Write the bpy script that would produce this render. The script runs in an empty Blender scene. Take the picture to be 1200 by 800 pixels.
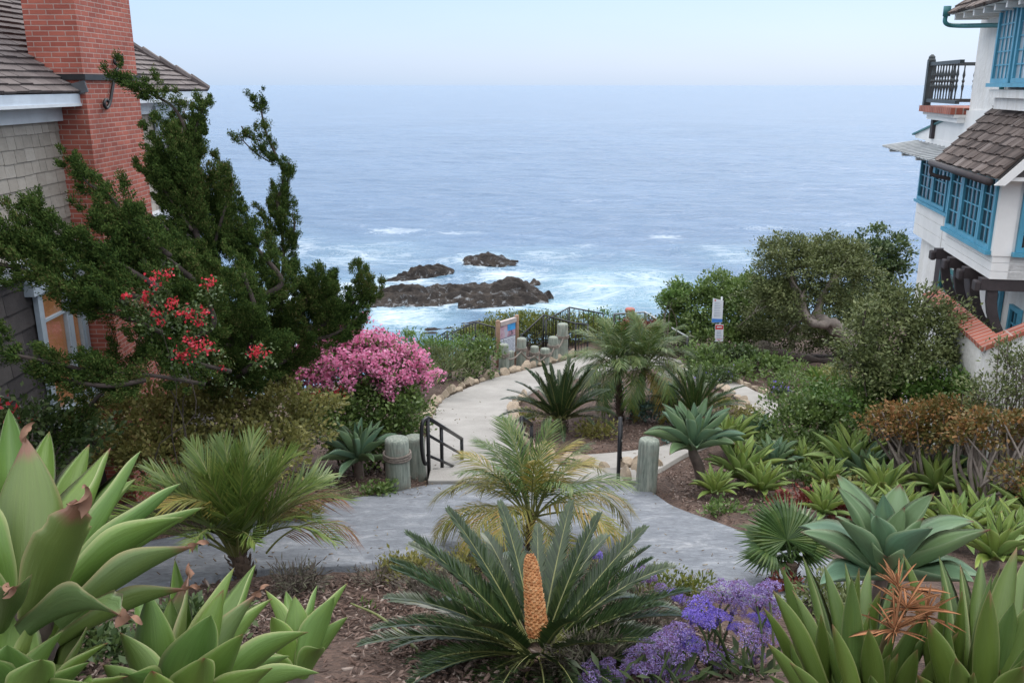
import bpy, math, random
import numpy as np
from mathutils import Vector, Matrix
random.seed(7); RNG = np.random.default_rng(7)
SC = bpy.context.scene; COL = SC.collection
PI = math.pi; R = math.radians
# ------------------------------------------------------------------ camera
F = 1050.0; PITCH = math.atan(300 / F); CP, SP = math.cos(PITCH), math.sin(PITCH); H = 16.0
cam = bpy.data.cameras.new('camera'); cam.sensor_width = 36; cam.lens = 36 * F / 1200
cam.clip_start = .05; cam.clip_end = 90000
co = bpy.data.objects.new('camera', cam); COL.objects.link(co)
co.location = (0, 0, H); co.rotation_euler = (PI / 2 - PITCH, 0, 0); SC.camera = co
SC.render.resolution_x, SC.render.resolution_y = 1024, 682
SC.view_settings.view_transform = 'Standard'; SC.view_settings.look = 'None'
SC.view_settings.exposure = 0.15; SC.view_settings.gamma = 1

def P(px, py, Z):
    """a point seen at photo pixel (px, py), Z metres along the view axis"""
    v = (py - 400) / F
    return Vector(((px - 600) / F * Z, Z * (CP - v * SP), H - Z * (SP + v * CP)))

# ------------------------------------------------------------------ terrain
EX = [-40, -9, -6.5, -5, -3, 0, 5, 10, 14, 40]
EY = [17, 17.5, 18.5, 19.5, 24, 28.5, 31, 33, 35, 36]
def hill(x, y):
    x = np.asarray(x, float); y = np.asarray(y, float)
    b = np.interp(y, [-8, 0, 2, 4.3, 6, 10.3, 11.2, 12.2, 16, 23.8, 28, 60],
                  [-.3, -1.75, -2.4, -3.1, -3.66, -4.95, -5.17, -5.45, -6.15, -7.5, -8.2, -12])
    b = b + .45 * np.exp(-((x + 1.7) / 1.0) ** 2 - ((y - 2.0) / 1.5) ** 2)
    b = b + .35 * np.exp(-((x - 1.9) / 1.0) ** 2 - ((y - 2.8) / 1.2) ** 2)
    edge = np.interp(x, EX, EY)
    d = np.maximum(0, y - edge)
    return H + b - np.minimum(d * 1.7, 22)
def hz(x, y): return float(hill(x, y))
def G(px, py, dz=0.0):
    """where the ray of a photo pixel meets the ground"""
    z = 1.0; pv = z
    while z < 60:
        p = P(px, py, z)
        if p.z < hz(p.x, p.y): break
        pv = z; z += .15
    a, b = pv, z
    for _ in range(14):
        m = (a + b) / 2; p = P(px, py, m)
        if p.z < hz(p.x, p.y): b = m
        else: a = m
    p = P(px, py, b); p.z = hz(p.x, p.y) + dz
    return p
def depth(p): return p.y * CP + (H - p.z) * SP

# ------------------------------------------------------------------ object helpers
def tag(o, label=None, cat=None, group=None, kind=None):
    if label: o['label'] = label
    if cat: o['category'] = cat
    if group: o['group'] = group
    if kind: o['kind'] = kind
    return o
def thing(name, label, cat, loc=(0, 0, 0), group=None):
    o = bpy.data.objects.new(name, None); COL.objects.link(o); o.location = loc
    o.empty_display_size = .2
    return tag(o, label, cat, group)
def put(name, me, mat=None, parent=None):
    if mat is not None and not me.materials: me.materials.append(mat)
    o = bpy.data.objects.new(name, me); COL.objects.link(o)
    if parent is not None: o.parent = parent
    return o
def origin(parent):
    """world place of a parent (all mesh-built parents are unrotated)"""
    v = Vector((0, 0, 0))
    while parent is not None:
        v += parent.location; parent = parent.parent
    return v
def unwrap(me):
    n = len(me.polygons)
    if n == 0: return
    nl = len(me.loops)
    nor = np.empty(n * 3); me.polygons.foreach_get('normal', nor); nor = nor.reshape(-1, 3)
    tot = np.empty(n, int); me.polygons.foreach_get('loop_total', tot)
    li = np.empty(nl, int); me.loops.foreach_get('vertex_index', li)
    co_ = np.empty(len(me.vertices) * 3); me.vertices.foreach_get('co', co_); co_ = co_.reshape(-1, 3)
    ln = np.repeat(nor, tot, axis=0); p = co_[li]
    t = np.stack([-ln[:, 1], ln[:, 0], np.zeros(nl)], 1); l = np.linalg.norm(t, axis=1)
    flat = l < .15
    t[flat] = (1, 0, 0); l[flat] = 1; t /= l[:, None]
    b = np.cross(ln, t); b[flat] = (0, 1, 0)
    uv = np.stack([(p * t).sum(1), (p * b).sum(1)], 1)
    u = me.uv_layers.new(name='UVMap'); u.data.foreach_set('uv', uv.astype(np.float32).ravel())
def mesh(name, V, Fc, smooth=False, uv=True):
    me = bpy.data.meshes.new(name)
    if isinstance(Fc, np.ndarray):
        V = np.asarray(V, np.float32); k = Fc.shape[1]; n = len(Fc)
        me.vertices.add(len(V)); me.vertices.foreach_set('co', V.ravel())
        me.loops.add(n * k); me.loops.foreach_set('vertex_index', Fc.astype(np.int32).ravel())
        me.polygons.add(n); me.polygons.foreach_set('loop_start', np.arange(0, n * k, k, dtype=np.int32))
        me.update(calc_edges=True)
    else:
        me.from_pydata([tuple(v) for v in V], [], Fc); me.update()
    if smooth: me.polygons.foreach_set('use_smooth', np.ones(len(me.polygons), bool))
    if uv: unwrap(me)
    return me
class MB:
    """collects shapes (world coordinates) for ONE mesh object"""
    def __init__(s): s.V = []; s.F = []
    def add(s, V, Fc):
        k = len(s.V); s.V += [tuple(v) for v in V]; s.F += [tuple(i + k for i in f) for f in Fc]; return s
    def box(s, c, d, M=None):
        x, y, z = [q / 2 for q in d]
        v = [Vector((a * x, b * y, e * z)) for a in (-1, 1) for b in (-1, 1) for e in (-1, 1)]
        if M is not None: v = [M @ q for q in v]
        v = [q + Vector(c) for q in v]
        return s.add(v, [(0, 1, 3, 2), (4, 6, 7, 5), (0, 4, 5, 1), (2, 3, 7, 6), (0, 2, 6, 4), (1, 5, 7, 3)])
    def prism(s, poly, off):
        """a polygon (list of Vectors) extruded by the vector off"""
        n = len(poly); off = Vector(off); a = [Vector(p) for p in poly]
        nor = Vector((0, 0, 0))
        for i in range(n): nor += a[i].cross(a[(i + 1) % n])
        if nor.dot(off) > 0: a.reverse()
        v = a + [p + off for p in a]
        f = [tuple(range(n)), tuple(range(2 * n - 1, n - 1, -1))]
        f += [(i, i + n, (i + 1) % n + n, (i + 1) % n) for i in range(n)]
        return s.add(v, f)
    def tube(s, pts, r, n=8, cap=True):
        pts = [Vector(p) for p in pts]
        if not hasattr(r, '__len__'): r = [r] * len(pts)
        V = []; Fc = []; ref = None
        for i, p in enumerate(pts):
            t = (pts[min(i + 1, len(pts) - 1)] - pts[max(i - 1, 0)]).normalized()
            if ref is None:
                ref = t.orthogonal().normalized()
            ref = (ref - t * ref.dot(t)).normalized(); b = t.cross(ref)
            for k in range(n):
                a = 2 * PI * k / n; V.append(p + (ref * math.cos(a) + b * math.sin(a)) * r[i])
        for i in range(len(pts) - 1):
            for k in range(n):
                k2 = (k + 1) % n; Fc.append((i * n + k, i * n + k2, i * n + n + k2, i * n + n + k))
        if cap:
            Fc.append(tuple(range(n - 1, -1, -1))); m = (len(pts) - 1) * n; Fc.append(tuple(range(m, m + n)))
        return s.add(V, Fc)
    def lathe(s, c, prof, n=16, M=None):
        V = []; Fc = []
        for r, z in prof:
            for k in range(n):
                a = 2 * PI * k / n; q = Vector((r * math.cos(a), r * math.sin(a), z))
                V.append((M @ q if M is not None else q) + Vector(c))
        for i in range(len(prof) - 1):
            for k in range(n):
                k2 = (k + 1) % n; Fc.append((i * n + k, i * n + k2, i * n + n + k2, i * n + n + k))
        Fc.append(tuple(range(n - 1, -1, -1))); m = (len(prof) - 1) * n; Fc.append(tuple(range(m, m + n)))
        return s.add(V, Fc)
    def build(s, name, mat, parent=None, smooth=False, bevel=0):
        o0 = origin(parent)
        me = mesh(name, [Vector(v) - o0 for v in s.V], s.F, smooth)
        o = put(name, me, mat, parent)
        if bevel:
            b = o.modifiers.new('bevel', 'BEVEL'); b.width = bevel; b.segments = 2; b.limit_method = 'ANGLE'
        return o
def smoothpath(pts, n=8):
    """Catmull-Rom through points"""
    pts = [Vector(p) for p in pts]; out = []
    q = [pts[0] * 2 - pts[1]] + pts + [pts[-1] * 2 - pts[-2]]
    for i in range(1, len(q) - 2):
        for k in range(n):
            t = k / n; a, b, c, d = q[i - 1:i + 3]
            out.append(.5 * (2 * b + (c - a) * t + (2 * a - 5 * b + 4 * c - d) * t * t + (3 * b - a - 3 * c + d) * t ** 3))
    out.append(pts[-1]); return out

# ------------------------------------------------------------------ materials
def newmat(name):
    m = bpy.data.materials.new(name); m.use_nodes = True; nt = m.node_tree
    return m, nt, nt.nodes['Principled BSDF'], nt.nodes['Material Output']
def N(nt, typ, **kw):
    n = nt.nodes.new(typ)
    for k, v in kw.items():
        if k in n.inputs: n.inputs[k].default_value = v
        else: setattr(n, k, v)
    return n
def L(nt, a, b): nt.links.new(a, b)
def ramp(nt, fac, stops, interp='LINEAR'):
    r = nt.nodes.new('ShaderNodeValToRGB'); e = r.color_ramp.elements; r.color_ramp.interpolation = interp
    while len(e) < len(stops): e.new(.5)
    for q, (p, c) in zip(e, stops):
        q.position = p; q.color = (*c, 1) if len(c) == 3 else c
    L(nt, fac, r.inputs['Fac']); return r.outputs['Color']
def mixc(nt, fac, a, b, mode='MIX'):
    m = nt.nodes.new('ShaderNodeMix'); m.data_type = 'RGBA'; m.blend_type = mode
    for s, v in ((m.inputs[0], fac), (m.inputs[6], a), (m.inputs[7], b)):
        if hasattr(v, 'is_linked'): L(nt, v, s)
        elif isinstance(v, (int, float)): s.default_value = v
        else: s.default_value = (*v, 1)
    return m.outputs[2]
def math_(nt, op, a, b=0.0, c=None, clamp=False):
    m = nt.nodes.new('ShaderNodeMath'); m.operation = op; m.use_clamp = clamp
    for i, v in enumerate((a, b) if c is None else (a, b, c)):
        if hasattr(v, 'is_linked'): L(nt, v, m.inputs[i])
        else: m.inputs[i].default_value = v
    return m.outputs[0]
def coords(nt, out='Object'): return nt.nodes.new('ShaderNodeTexCoord').outputs[out]
def noise(nt, vec, scale, detail=4, rough=.55, dist=0.0):
    n = N(nt, 'ShaderNodeTexNoise', Scale=scale, Detail=detail, Roughness=rough, Distortion=dist)
    if vec is not None: L(nt, vec, n.inputs['Vector'])
    return n.outputs['Fac']
def bump(nt, bs, h, strength=.3, dist=.02):
    b = N(nt, 'ShaderNodeBump', Strength=strength, Distance=dist); L(nt, h, b.inputs['Height']); L(nt, b.outputs[0], bs.inputs['Normal'])
def solid(name, c, rough=.6, var=.25, scale=6, metal=0, bmp=.15, bscale=40, coord='Object', spec=.5):
    """a plain surface with soft blotches of wear and a fine bump"""
    m, nt, bs, out = newmat(name); v = coords(nt, coord)
    f = noise(nt, v, scale, 6, .6)
    col = ramp(nt, f, [(.3, tuple(q * (1 - var) for q in c)), (.7, tuple(min(1, q * (1 + var * .6)) for q in c))])
    L(nt, col, bs.inputs['Base Color']); bs.inputs['Roughness'].default_value = rough; bs.inputs['Metallic'].default_value = metal
    bs.inputs['Specular IOR Level'].default_value = spec
    if bmp: bump(nt, bs, noise(nt, v, bscale, 4), bmp, .01)
    return m
def leafmat(name, stops, rough=.5, transl=.25, spec=.35, blotch=1.5):
    """foliage: each leaf picks its own tone, soft drifts of hue through the plant"""
    m, nt, bs, out = newmat(name)
    g = nt.nodes.new('ShaderNodeNewGeometry'); v = coords(nt)
    f = math_(nt, 'ADD', math_(nt, 'MULTIPLY', g.outputs['Random Per Island'], .6), math_(nt, 'MULTIPLY', noise(nt, v, blotch, 3), .8))
    f = math_(nt, 'SUBTRACT', f, .2)
    col = ramp(nt, f, stops)
    L(nt, col, bs.inputs['Base Color']); bs.inputs['Roughness'].default_value = rough
    bs.inputs['Specular IOR Level'].default_value = spec
    tr = nt.nodes.new('ShaderNodeBsdfTranslucent'); L(nt, col, tr.inputs['Color'])
    mx = N(nt, 'ShaderNodeMixShader'); mx.inputs[0].default_value = transl
    L(nt, bs.outputs[0], mx.inputs[1]); L(nt, tr.outputs[0], mx.inputs[2]); L(nt, mx.outputs[0], out.inputs[0])
    return m
def island(name, stops, rough=.7, bmp=.3, bscale=30, fine=.35, spec=.4):
    """every separate piece (shingle, tile, stone, chip) its own tone"""
    m, nt, bs, out = newmat(name); g = nt.nodes.new('ShaderNodeNewGeometry'); v = coords(nt)
    col = ramp(nt, g.outputs['Random Per Island'], stops)
    nz = noise(nt, v, bscale * .4, 6, .65)
    col = mixc(nt, fine, col, ramp(nt, nz, [(.3, (.25, .25, .25)), (.7, (1, 1, 1))]), 'MULTIPLY')
    L(nt, col, bs.inputs['Base Color']); bs.inputs['Roughness'].default_value = rough; bs.inputs['Specular IOR Level'].default_value = spec
    bump(nt, bs, noise(nt, v, bscale, 5), bmp, .012)
    return m
def bricks(name, c1, c2, mortar, w=.2, h=.065, m_=.01):
    m, nt, bs, out = newmat(name); v = coords(nt, 'UV')
    b = N(nt, 'ShaderNodeTexBrick', Scale=1.0); b.inputs['Brick Width'].default_value = w; b.inputs['Row Height'].default_value = h
    b.inputs['Mortar Size'].default_value = m_; b.inputs['Mortar Smooth'].default_value = .3; b.inputs['Bias'].default_value = 0
    b.inputs['Color1'].default_value = (*c1, 1); b.inputs['Color2'].default_value = (*c2, 1); b.inputs['Mortar'].default_value = (*mortar, 1)
    L(nt, v, b.inputs['Vector'])
    st = ramp(nt, noise(nt, v, 3.5, 7, .65), [(.3, (.62, .6, .6)), (.65, (1, 1, 1))])
    col = mixc(nt, .8, b.outputs['Color'], st, 'MULTIPLY')
    L(nt, col, bs.inputs['Base Color']); bs.inputs['Roughness'].default_value = .85
    h_ = math_(nt, 'ADD', math_(nt, 'MULTIPLY', b.outputs['Fac'], -1), math_(nt, 'MULTIPLY', noise(nt, v, 60, 4), .3))
    bump(nt, bs, h_, .6, .01)
    return m
# ------------------------------------------------------------------ sky and sun
w = bpy.data.worlds.new('World'); SC.world = w; w.use_nodes = True; nt = w.node_tree
bg = nt.nodes['Background']; wo = nt.nodes['World Output']
SUN_EL, SUN_AZ = R(52), R(25)      # azimuth from straight ahead (+y) towards +x
sky = nt.nodes.new('ShaderNodeTexSky'); sky.sky_type = 'NISHITA'; sky.sun_disc = False
sky.sun_elevation = SUN_EL; sky.sun_rotation = SUN_AZ; sky.air_density = 1.0; sky.dust_density = 1.2; sky.ozone_density = 1.5
L(nt, sky.outputs[0], bg.inputs['Color']); bg.inputs['Strength'].default_value = .05
# the marine overcast under that sky: pale at the horizon, slow drifts of lighter cloud
tc = nt.nodes.new('ShaderNodeTexCoord'); sx = nt.nodes.new('ShaderNodeSeparateXYZ'); L(nt, tc.outputs['Generated'], sx.inputs[0])
cl = ramp(nt, sx.outputs['Z'], [(0.0, (.335, .50, .74)), (.03, (.325, .465, .72)), (.10, (.305, .44, .69)), (.3, (1.08, 1.15, 1.22)), (.6, (1.80, 1.83, 1.86)), (1, (2.3, 2.3, 2.3))])
mp = nt.nodes.new('ShaderNodeMapping'); mp.inputs['Scale'].default_value = (1, 1, 5); L(nt, tc.outputs['Generated'], mp.inputs[0])
cl = mixc(nt, .5, cl, ramp(nt, noise(nt, mp.outputs[0], 2.2, 5), [(.3, (.90, .92, .98)), (.7, (1.10, 1.06, 1.0))]), 'MULTIPLY')
b2 = nt.nodes.new('ShaderNodeBackground'); L(nt, cl, b2.inputs['Color']); b2.inputs['Strength'].default_value = .95
ad = nt.nodes.new('ShaderNodeAddShader'); L(nt, bg.outputs[0], ad.inputs[0]); L(nt, b2.outputs[0], ad.inputs[1]); L(nt, ad.outputs[0], wo.inputs[0])
sl = bpy.data.lights.new('sun', 'SUN'); sl.energy = 1.1; sl.angle = R(22); sl.color = (1, .96, .9)
so = bpy.data.objects.new('sun', sl); COL.objects.link(so); so.location = (0, 0, 60)
sd = Vector((math.sin(SUN_AZ) * math.cos(SUN_EL), math.cos(SUN_AZ) * math.cos(SUN_EL), math.sin(SUN_EL)))
so.rotation_euler = (-sd).to_track_quat('-Z', 'Y').to_euler()

# ------------------------------------------------------------------ sea
def W0(px, py, z=0.0):
    """photo pixel to a point on the level z"""
    v = (py - 400) / F; Z = (H - z) / (SP + v * CP); return P(px, py, Z)
ROCKS = [  # base px left, right, base py, height m, depth m, skew
    (437, 634, 355, 1.2, 5.2, 1.6), (540, 640, 361, .95, 2.6, .7), (447, 526, 329, 1.05, 2.2, 2.6), (538, 605, 311, .9, 3.0, -.8)]
def vnoise(x, y, s, seed):
    """cheap smooth value noise"""
    x = x * s; y = y * s
    xi = np.floor(x).astype(int); yi = np.floor(y).astype(int); fx = x - xi; fy = y - yi
    fx = fx * fx * (3 - 2 * fx); fy = fy * fy * (3 - 2 * fy)
    def h(i, j):
        n = (i * 374761393 + j * 668265263 + seed * 974711) & 0x7fffffff
        n = ((n ^ (n >> 13)) * 1274126177) & 0x7fffffff
        return ((n ^ (n >> 16)) & 0xffff) / 65535.0
    return (h(xi, yi) * (1 - fx) + h(xi + 1, yi) * fx) * (1 - fy) + (h(xi, yi + 1) * (1 - fx) + h(xi + 1, yi + 1) * fx) * fy
na, nr = 560, 520
ang = np.linspace(R(-78), R(78), na); rad = np.concatenate([np.geomspace(26, 400, 430), np.geomspace(412, 60000, nr - 430)])
A, RR = np.meshgrid(ang, rad); X = RR * np.sin(A); Y = RR * np.cos(A)
fade = np.clip(1 - (RR - 120) / 500, 0, 1)
Zw = np.zeros_like(X)
for k, (lam, amp, th) in enumerate([(17, .16, .15), (11, .12, -.3), (7, .09, .5), (4.6, .06, -.1), (3.1, .035, .8), (2.2, .02, -.7)]):
    ph = 6.28 * (X * math.sin(th) + Y * math.cos(th)) / lam + 5 * vnoise(X, Y, 1 / (lam * 2.5), k) + 3 * vnoise(X, Y, 1 / lam, k + 9)
    Zw += amp * (1 - np.abs(np.sin(ph / 2))) * 1.3 * (fade if lam > 6 else np.clip(1 - (RR - 60) / 120, 0, 1))
Zw -= Zw.mean()
foam = np.zeros_like(X); aer = np.zeros_like(X)
def puff(px, py, rx, ry, a, b=0.0):
    global foam, aer
    c = W0(px, py); c2 = W0(px, py - ry); sx_ = rx / F * depth(c); sy_ = max(2, c2.y - c.y)
    g = np.exp(-((X - c.x) / sx_) ** 2 - ((Y - c.y) / sy_) ** 2)
    foam = np.maximum(foam, a * g); aer = np.maximum(aer, b * g)
for q in [(470, 372, 75, 20, .84, .9), (560, 352, 120, 14, .74, .5), (430, 300, 110, 22, .62, .3), (340, 290, 60, 20, .62, .2), (600, 325, 80, 20, .78, .4),
          (700, 335, 90, 25, .74, .8), (670, 360, 90, 16, .72, 1), (760, 330, 60, 25, .70, .7), (460, 271, 50, 4, .72, 0), (540, 274, 60, 4, .6, 0),
          (780, 277, 35, 4, .72, 0), (690, 288, 40, 5, .6, 0), (835, 291, 30, 4, .66, 0), (900, 268, 60, 4, .55, 0), (560, 305, 70, 10, .72, .3),
          (480, 330, 70, 12, .78, .3), (420, 345, 70, 25, .86, .6), (1000, 265, 60, 5, .52, 0), (330, 350, 60, 40, .75, .5), (640, 300, 70, 14, .6, .3),
          (860, 300, 60, 14, .6, .3), (330, 430, 60, 40, .9, .8), (800, 350, 120, 20, .66, .8), (330, 262, 50, 5, .55, 0), (570, 262, 300, 12, .38, 0)]:
    puff(*q)
for l, r, b, hh, dd, sk in ROCKS:
    puff((l + r) / 2, b - 4, (r - l) * .62, 15, .76, .5)
edge = np.interp(X, EX, EY); sh = np.clip(1 - (Y - edge - 14) / 22, 0, 1); foam = np.maximum(foam, .75 * sh); aer = np.maximum(aer, sh)
V = np.stack([X.ravel(), Y.ravel(), Zw.ravel()], 1)
i = np.arange(na * (nr - 1)).reshape(nr - 1, na)[:, :-1].ravel()
me = mesh('sea', V, np.stack([i, i + 1, i + na + 1, i + na], 1)[:, ::-1], smooth=True, uv=False)
for nm, ar in (('foam', foam), ('aerated', aer)):
    a = me.attributes.new(nm, 'FLOAT', 'POINT'); a.data.foreach_set('value', ar.ravel().astype(np.float32))
m, nt, bs, out = newmat('sea_water'); v = coords(nt)
af = N(nt, 'ShaderNodeAttribute', attribute_name='foam').outputs['Fac']; aa = N(nt, 'ShaderNodeAttribute', attribute_name='aerated').outputs['Fac']
st = nt.nodes.new('ShaderNodeMapping'); st.inputs['Scale'].default_value = (.55, 1.0, 1); L(nt, v, st.inputs[0])
n1 = N(nt, 'ShaderNodeTexNoise', Scale=.16, Detail=9, Roughness=.62, Distortion=2.2); L(nt, st.outputs[0], n1.inputs['Vector'])
n2 = N(nt, 'ShaderNodeTexNoise', Scale=.45, Detail=8, Roughness=.7, Distortion=3.0); L(nt, st.outputs[0], n2.inputs['Vector'])
# lacy foam: thin ridges of two noises, opening into solid white where foam is strong
rg = math_(nt, 'SUBTRACT', 1, math_(nt, 'MULTIPLY', math_(nt, 'ABSOLUTE', math_(nt, 'SUBTRACT', n1.outputs['Fac'], .5)), 7))
rg2 = math_(nt, 'SUBTRACT', 1, math_(nt, 'MULTIPLY', math_(nt, 'ABSOLUTE', math_(nt, 'SUBTRACT', n2.outputs['Fac'], .5)), 6))
lace = math_(nt, 'MAXIMUM', rg, math_(nt, 'MULTIPLY', rg2, .85))
fo = math_(nt, 'ADD', math_(nt, 'MULTIPLY', af, 1.3), math_(nt, 'MULTIPLY', lace, 1.0))
fo = math_(nt, 'SUBTRACT', fo, 1.38); fo = math_(nt, 'MULTIPLY', fo, 1.8, clamp=True)
fo = math_(nt, 'MULTIPLY', fo, ramp(nt, noise(nt, st.outputs[0], .9, 8, .75, 1.5), [(.25, (.35,) * 3), (.6, (1, 1, 1))]), clamp=True)
big = noise(nt, v, .02, 5, .6)
deep = ramp(nt, big, [(.3, (.060, .122, .220)), (.7, (.092, .165, .28))])
wc = mixc(nt, math_(nt, 'MULTIPLY', aa, .65), deep, (.20, .38, .43))
L(nt, mixc(nt, fo, wc, (.52, .58, .625)), bs.inputs['Base Color'])
L(nt, ramp(nt, fo, [(0, (.17,) * 3), (.5, (.7,) * 3)]), bs.inputs['Roughness']); bs.inputs['IOR'].default_value = 1.33
w1 = nt.nodes.new('ShaderNodeMapping'); w1.inputs['Scale'].default_value = (.6, 1, 1); L(nt, v, w1.inputs[0])
hh_ = math_(nt, 'ADD', math_(nt, 'MULTIPLY', noise(nt, w1.outputs[0], .35, 6, .6, .6), 1.3), math_(nt, 'MULTIPLY', noise(nt, w1.outputs[0], .045, 4, .6, .8), 2.6))
bump(nt, bs, hh_, .8, 1.0)
tag(put('sea', me, m), kind='structure')

# sea rocks: bedded slabs broken by the surf
mrock, nt, bs, out = newmat('wet_rock'); v = coords(nt)
c1 = ramp(nt, noise(nt, v, .9, 9, .7, .4), [(.3, (.012, .010, .010)), (.5, (.036, .030, .027)), (.72, (.082, .066, .054))])
g = nt.nodes.new('ShaderNodeNewGeometry'); sz = nt.nodes.new('ShaderNodeSeparateXYZ'); L(nt, g.outputs['Position'], sz.inputs[0])
rock_wash = math_(nt, 'MULTIPLY', ramp(nt, noise(nt, v, .8, 8, .7, 2.0), [(.56, (0,) * 3), (.62, (1,) * 3)]), ramp(nt, math_(nt, 'MULTIPLY', sz.outputs['Z'], .6), [(0, (1,) * 3), (.5, (.03,) * 3)]))
L(nt, mixc(nt, math_(nt, 'MULTIPLY', rock_wash, .5), c1, (.5, .54, .58)), bs.inputs['Base Color']); bs.inputs['Roughness'].default_value = .8; bs.inputs['Specular IOR Level'].default_value = .2
bump(nt, bs, noise(nt, v, 3, 8, .7), .9, .25)
def sea_rock(c, lx, ly, hh, sk, seed, label):
    n = 150; mth = max(30, int(n * ly / lx)); us = np.linspace(-1, 1, n); vs = np.linspace(-1, 1, mth)
    U, Vv = np.meshgrid(us, vs)
    x = U * lx / 2; y = Vv * ly / 2 + U * sk
    wob = .35 * (vnoise(x + 50, y + 50, .5, seed) - .5) * 2 + .22 * (vnoise(x + 50, y + 50, 1.7, seed + 1) - .5)
    rr = np.sqrt(np.abs(U) ** 2.6 + np.abs(Vv) ** 2.6) * (1 + wob)
    z = np.clip(1.08 - rr ** 3.0, -.6, 1) * np.where(rr < 1, np.clip(.62 + .5 * Vv + .25 * np.sin(U * 5 + seed), .35, 1.15), 1)
    strata = vnoise(x * .35 + 30, y * 1.3 - x * .12 + 30, 1.3, seed + 3); fine = vnoise(x + 90, y + 90, 2.3, seed + 5); mid = vnoise(x + 20, y + 20, .8, seed + 7)
    bed = (y - .18 * x + .5 * vnoise(x + 70, y + 70, .6, seed + 2)) / (.16 * ly + .15); saw = bed - np.floor(bed); saw = np.where(saw < .78, saw / .78, (1 - saw) / .22)
    chip = np.floor(vnoise(x + 40, y + 40, 1.6, seed + 9) * 5) / 5
    z = hh * (z * (.62 + .3 * mid + .2 * U * np.sign(sk)) + (.40 * (saw - .5) + .24 * (chip - .5) + .25 * (strata - .5)) * np.clip(z + .35, 0, 1) + .14 * (fine - .5) + .16 * (vnoise(x + 33, y + 33, 4, seed + 11) - .5)) - .1
    Vt = np.stack([x.ravel() + c.x, y.ravel() + c.y, z.ravel()], 1)
    i = np.arange(n * (mth - 1)).reshape(mth - 1, n)[:, :-1].ravel()
    # closed below the water
    Vb = Vt.copy(); Vb[:, 2] = -1.5
    k = n * mth; fa = np.stack([i, i + 1, i + n + 1, i + n], 1); fb = fa[:, ::-1] + k
    me = mesh('sea_rock', np.concatenate([Vt, Vb]), np.concatenate([fa, fb]), smooth=False, uv=False)
    tag(put('sea_rock', me, mrock), label, 'rock', 'dark rocks in the surf')
LB = ['long dark rock shelf, the largest of the rocks in the white surf', 'rounded dark rock in the surf, nearest to the railings and shore',
      'narrow wedge-shaped rock left of the other rocks, pointing up at its right end', 'flat brown rock in the surf, farthest out to sea']
for k, (l, r, b, hh, dd, sk) in enumerate(ROCKS):
    c = W0((l + r) / 2, b); lx = (r - l) / F * depth(c) * 1.08
    sea_rock(Vector((c.x, c.y + dd * .45, 0)), lx, dd * 1.15, hh, sk, 11 + k * 7, LB[k])
c = W0(641, 348); sea_rock(c, 1.1, .9, .7, 0, 51, 'tiny dark rock at the right tip of the long rock shelf')
c = W0(548, 386); sea_rock(c, 6, 2.4, .5, .6, 57, 'low wave-washed grey rock beside the lower stair railing')
c = P(1052, 330, 47); sea_rock(Vector((c.x + 1.5, c.y, 0)), 7, 6, 6.5, 0, 61, 'tall dark shore rock beside the corner of the white house')

# ------------------------------------------------------------------ ground
xs = np.concatenate([np.arange(-44, -9, .7), np.arange(-9, 9, .09), np.arange(9, 44, .7)]); ys = np.concatenate([np.arange(-7, 14, .09), np.arange(14, 48, .22)])
GX, GY = np.meshgrid(xs, ys); GZ = hill(GX, GY)
GZ = GZ + .10 * (vnoise(GX + 60, GY + 60, 1.1, 3) - .5) + .05 * (vnoise(GX + 60, GY + 60, 4, 4) - .5)
def path_poly():  # filled below; bumps are pressed flat under the paths
    pass
# ------------------------------------------------------------------ paths
def gl(pix): return [G(*p) for p in pix]
def resample(pts, n):
    pts = [Vector(p) for p in pts]; d = [0]
    for a, b in zip(pts, pts[1:]): d.append(d[-1] + (b - a).length)
    out = []
    for k in range(n):
        t = d[-1] * k / (n - 1); j = max(0, min(len(pts) - 2, next((q for q in range(len(d) - 1) if d[q + 1] >= t), len(pts) - 2)))
        s = (t - d[j]) / max(1e-6, d[j + 1] - d[j]); out.append(pts[j].lerp(pts[j + 1], s))
    return out
PATHS = []
def strip(name, e1, e2, mat, lift, n=120, m=40):
    a = resample(smoothpath(e1, 6), n); b = resample(smoothpath(e2, 6), n)
    V = [];
    for p, q in zip(a, b):
        for k in range(m + 1):
            r = p.lerp(q, k / m); V.append((r.x, r.y, hz(r.x, r.y) + lift))
    # vertical skirts so the slab has an edge
    V = np.array(V, np.float32).reshape(n, m + 1, 3)
    PATHS.append((V, lift))
    lo = V.copy(); lo[:, :, 2] -= .25
    V = np.concatenate([lo[:, :1], V, lo[:, -1:]], 1); mm = m + 3
    i = np.arange(mm * (n - 1)).reshape(n - 1, mm)[:, :-1].ravel()
    me = mesh(name, V.reshape(-1, 3), np.stack([i, i + 1, i + mm + 1, i + mm], 1), smooth=False)
    if me.polygons[len(me.polygons) // 2].normal.z < 0: me.flip_normals()
    return tag(put(name, me, mat), kind='structure')
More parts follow.
